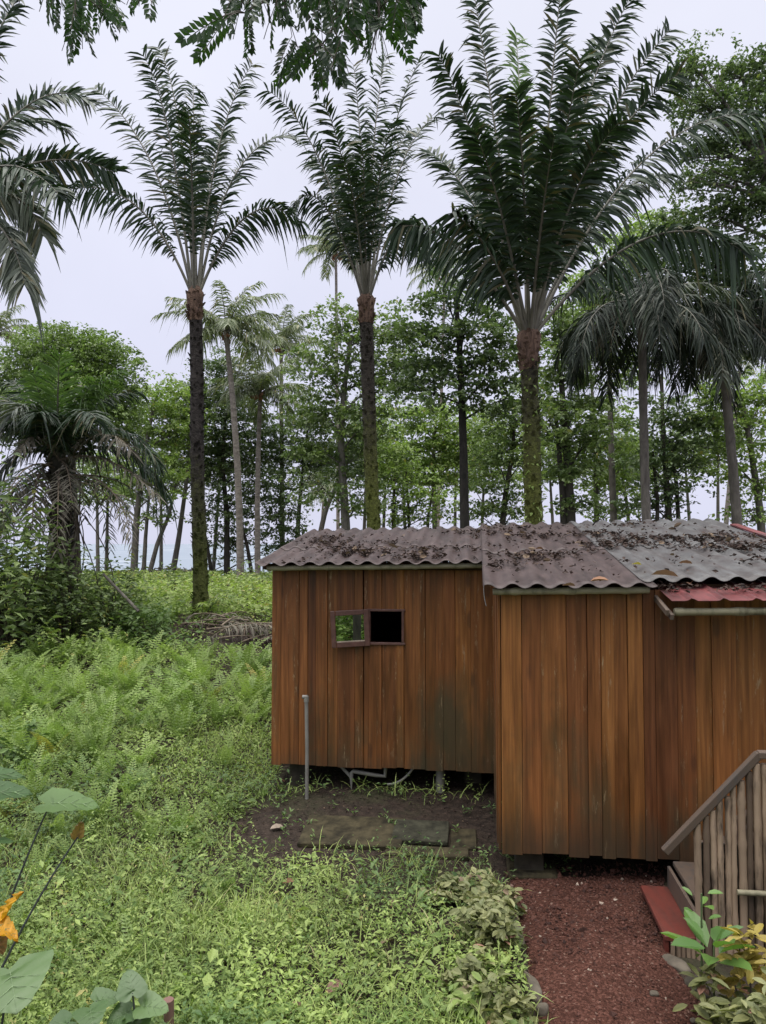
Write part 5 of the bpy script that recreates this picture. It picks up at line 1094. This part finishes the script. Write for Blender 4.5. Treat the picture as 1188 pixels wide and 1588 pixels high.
# driftwood line
mb = MB()
for k in range(60):
    q = P(R.uniform(215, 330), 892, R.uniform(44, 46)); q = G(q[0], q[1]) + np.array((0, 0, .1)); tube(mb, [q, q + np.array((R.normal(0, 1.0), R.normal(0, .4), R.uniform(.1, .5)))], .03, 0, 5)
tag(mb.build('driftwood', M['bark_mid']), 'tangle of dry branches at the top of the beach', 'driftwood', kind='stuff')

# ------------------------------------------------------------------ litter
mb = MB()
def roof_top(u, v):
    return np.vectorize(rz)(u, v) + np.where(u < 2.41, .03, np.where(u < 3.8, .068, .085)) + .02 * np.sin(2 * PI * u / LAM)
us, vs = [], []
for k in range(95):
    u = R.uniform(0, 5.6); u = R.uniform(2.4, 5.6) if R.random() < .4 else u; v = R.uniform(-1.6 if u > 2.5 else -.2, 2.5)
    if R.random() < .45: v = R.normal(.55 if u > 3.6 else -.5 if u > 2.5 else .3, .3)
    if v < (-1.75 if u > 2.5 else -.2): continue
    m = int(8 + 110 * R.random() ** 2); us.append(u + R.normal(0, .12, m)); vs.append(v + R.normal(0, .065, m))
us.append(R.uniform(-.1, 5.6, 420)); vs.append(R.uniform(-1.8, 2.8, 420))
us = np.concatenate(us); vs = np.concatenate(vs)
us = np.round((us - .75 * LAM) / LAM) * LAM + .75 * LAM + R.normal(0, .055, len(us))
k = (us > -.1) & (us < 5.65) & (vs > np.where(us < 2.45, -.24, np.where(us < 3.9, -1.82, -1.5))) & (vs < 2.8); us, vs = us[k], vs[k]
pos = L0 + us[:, None] * U + vs[:, None] * Vd + (roof_top(us, vs) - .012 + .02 * R.random(len(us)))[:, None] * W
n_ = 260; ur = np.repeat(R.uniform(4.0, 5.6, 20), 13) + R.normal(0, .07, n_); vr = np.repeat(R.uniform(-1.95, -1.65, 20), 13) + R.normal(0, .05, n_); vr = np.clip(vr, -2.08, -1.6)
pos2 = L0 + ur[:, None] * U + vr[:, None] * Vd + (redz(ur, vr) + .012 + .02 * R.random(n_))[:, None] * W
leaves(mb, pos2, .05, .5, (-.4, .5), 0, R.random(n_) * .93, 1, .9)
leaves(mb, pos, .052, .5, (-.5, .6), 0, np.clip(R.random(len(us)) * .93, 0, .93), 1, .9)
kk = R.random(len(us)) < .02; leaves(mb, pos[kk] + np.array((0, 0, .012)), .09, .5, (-.3, .5), 0, np.full(kk.sum(), 1.0), 2, .8)
tag(mb.build('roof_leaf_litter', M['litter']), 'dark dead leaves scattered over the corrugated roof', 'leaf litter', kind='stuff')
def dead_leaf(nm, label, pos, size, mat, cat='leaf', az=0, grp=None, el=.15):
    mb = MB(); X, Y, Z = frames(np.array([(math.cos(az), math.sin(az), el)]), roll=np.array([.25]))
    inst(mb, LEAF2_V, LEAF2_F, X * size * .55, Y * size, Z * size * 1.6, np.array([vec(pos)]), np.array([R.random()])); tag(mb.build(nm, M[mat], loc=pos), label, cat, grp)
def on_roof(px, py):
    lo, hi = 5., 14.
    for _ in range(40):
        m = (lo + hi) / 2; q = P(px, py, m); u, v = cabin_uv(q[0], q[1])
        if q[2] < rz(u, v) + .085: hi = m
        else: lo = m
        if P(px, py, lo)[2] < 0: break
    # march from the camera to the roof plane
    for m in np.arange(5, 13, .01):
        q = P(px, py, m); u, v = cabin_uv(q[0], q[1])
        if v > -2 and q[2] <= rz(u, v) + .10: return q
    return q
for px, py, s, m, lab, az in [(1052, 873, .13, 'dry_leaf', 'orange-brown fallen leaf on the grey roof sheets', 0), (1010, 891, .22, 'pink_leaf', 'long buff fallen leaf curled on the roof above the red sheets', -.3), (830, 851, .10, 'dry_leaf', 'small orange leaf on the brown roof sheets', .4), (944, 900, .15, 'dry_leaf', 'brown fallen leaf near the roof edge', 2.9), (872, 908, .12, 'pink_leaf', 'pale fallen leaf beside the eave of the front roof', .3), (980, 875, .10, 'croton_yellow', 'yellow fallen leaf high on the roof', .3), (1070, 905, .10, 'dry_leaf', 'reddish fallen leaf lower on the grey sheets', 1.2)]:
    dead_leaf('fallen_leaf', lab, on_roof(px, py), s, m, az=az)
def on_ground(px, py, dz=.1):
    for m in np.arange(3.5, 40, .02):
        q = P(px, py, m)
        if q[2] <= float(gh(q[0], q[1])) + dz: return q
for px, py, s, m, lab in [(457, 1366, .11, 'dry_leaf', 'red-brown fallen leaf on the weeds below the soil patch'), (608, 1408, .17, 'pink_leaf', 'large brown fallen leaf in the weeds left of the border shrubs'), (530, 1522, .16, 'pink_leaf', 'pinkish fallen leaf on the weeds near the bottom'), (472, 1556, .13, 'pink_leaf', 'pinkish fallen leaf at the bottom edge, left of the other pink one'), (440, 1282, .14, 'pale_wood', 'pale dry leaf on the bare soil patch'), (590, 1465, .12, 'litter', 'dark fallen leaf in the weeds between pink and brown ones'), (430, 1210, .10, 'dry_leaf', 'small dry leaf near the cabin corner')]:
    dead_leaf('fallen_leaf', lab, on_ground(px, py, .10 if py > 1340 else .03), s, m, az=R.random() * 6)
mb = MB(); n = 2600; x, y = R.uniform(-1.9, 2.0, n), R.uniform(6.5, 9.8, n); k = (free(x, y) < .9) & ~((x > path_x(y, -1)) & (y < 7.1)); x, y = x[k], y[k]
leaves(mb, np.stack([x, y, gh(x, y) + .012], -1), .035, .4, (-.2, .3), 0, None, 1, .8)
tag(mb.build('soil_litter', M['litter']), 'small dead leaves and crumbs on the bare soil by the cabin', 'leaf litter', kind='stuff')
mb = MB(); n = 300; x, y = R.uniform(-1.8, 1.9, n), R.uniform(6.6, 8.9, n); k = (free(x, y) < .95) & (R.random(n) < .12 + .6 * patchy(x, y, 2.5, 123, .5, .8)) & ~((x > path_x(y, -1)) & (y < 7.0)); x, y = x[k], y[k]; m = 7
x = np.repeat(x, m) + R.normal(0, .03, len(x) * m); y = np.repeat(y, m) + R.normal(0, .03, len(y) * m)
leaves(mb, np.stack([x, y, gh(x, y) + .03 + .05 * R.random(len(x))], -1), .05, .4, (-.1, 1.0), 0, None, 1, .4)
tag(mb.build('soil_weeds', M['herb_dark']), 'sparse green seedlings on the bare soil by the cabin', 'weeds', kind='stuff')

# ------------------------------------------------------------------ light: overcast sky
SUN_EL, SUN_AZ = math.radians(76), math.radians(215)
w = bpy.data.worlds.new('World'); scene.world = w; w.use_nodes = True; nt = w.node_tree; nt.nodes.clear()
sky = nt.nodes.new('ShaderNodeTexSky'); sky.sky_type = 'NISHITA'; sky.sun_disc = False; sky.sun_elevation = SUN_EL; sky.sun_rotation = SUN_AZ
sky.dust_density = 4
tc = nt.nodes.new('ShaderNodeTexCoord'); sp_ = nt.nodes.new('ShaderNodeSeparateXYZ'); nt.links.new(tc.outputs['Generated'], sp_.inputs[0])
# cloud deck: pale lavender to ~40 degrees up, brighter towards the zenith as under a real overcast
z_ = ramp(nt, sp_.outputs[2], [(0, (6.15, 6.25, 7.75)), (.25, (6.45, 6.55, 7.95)), (.60, (7.1, 7.2, 8.2)), (.75, (18, 18, 18.2)), (1, (37, 37, 36))])
r_ = z_.node
for e in r_.color_ramp.elements: pass
cl = noise(nt, tc.outputs['Generated'], 2.2, 5, .55)
z2 = mix(nt, 1.0, z_, ramp(nt, cl, [(.3, .95), (.7, 1.05)]), 'MULTIPLY')
skm = mix(nt, .92, sky.outputs[0], z2)
bg = nt.nodes.new('ShaderNodeBackground'); bg.inputs[1].default_value = .125; nt.links.new(skm, bg.inputs[0])
wo = nt.nodes.new('ShaderNodeOutputWorld'); nt.links.new(bg.outputs[0], wo.inputs[0])
sd = bpy.data.lights.new('sun', 'SUN'); sd.energy = 1.5; sd.angle = math.radians(40); sd.color = (1, .97, .92)
so = bpy.data.objects.new('sun', sd); C.objects.link(so); so.rotation_euler = (PI / 2 - SUN_EL, 0, PI - SUN_AZ + PI)
dirv = Vector((math.sin(SUN_AZ) * math.cos(SUN_EL), math.cos(SUN_AZ) * math.cos(SUN_EL), math.sin(SUN_EL)))
so.rotation_euler = dirv.to_track_quat('Z', 'Y').to_euler()

scene.view_settings.view_transform = 'Standard'; scene.view_settings.look = 'None'; scene.view_settings.exposure = 0; scene.view_settings.gamma = 1
scene.cycles.max_bounces = 6; scene.cycles.diffuse_bounces = 3; scene.cycles.glossy_bounces = 2; scene.cycles.transmission_bounces = 3; scene.cycles.transparent_max_bounces = 4
scene.cycles.use_denoising = True
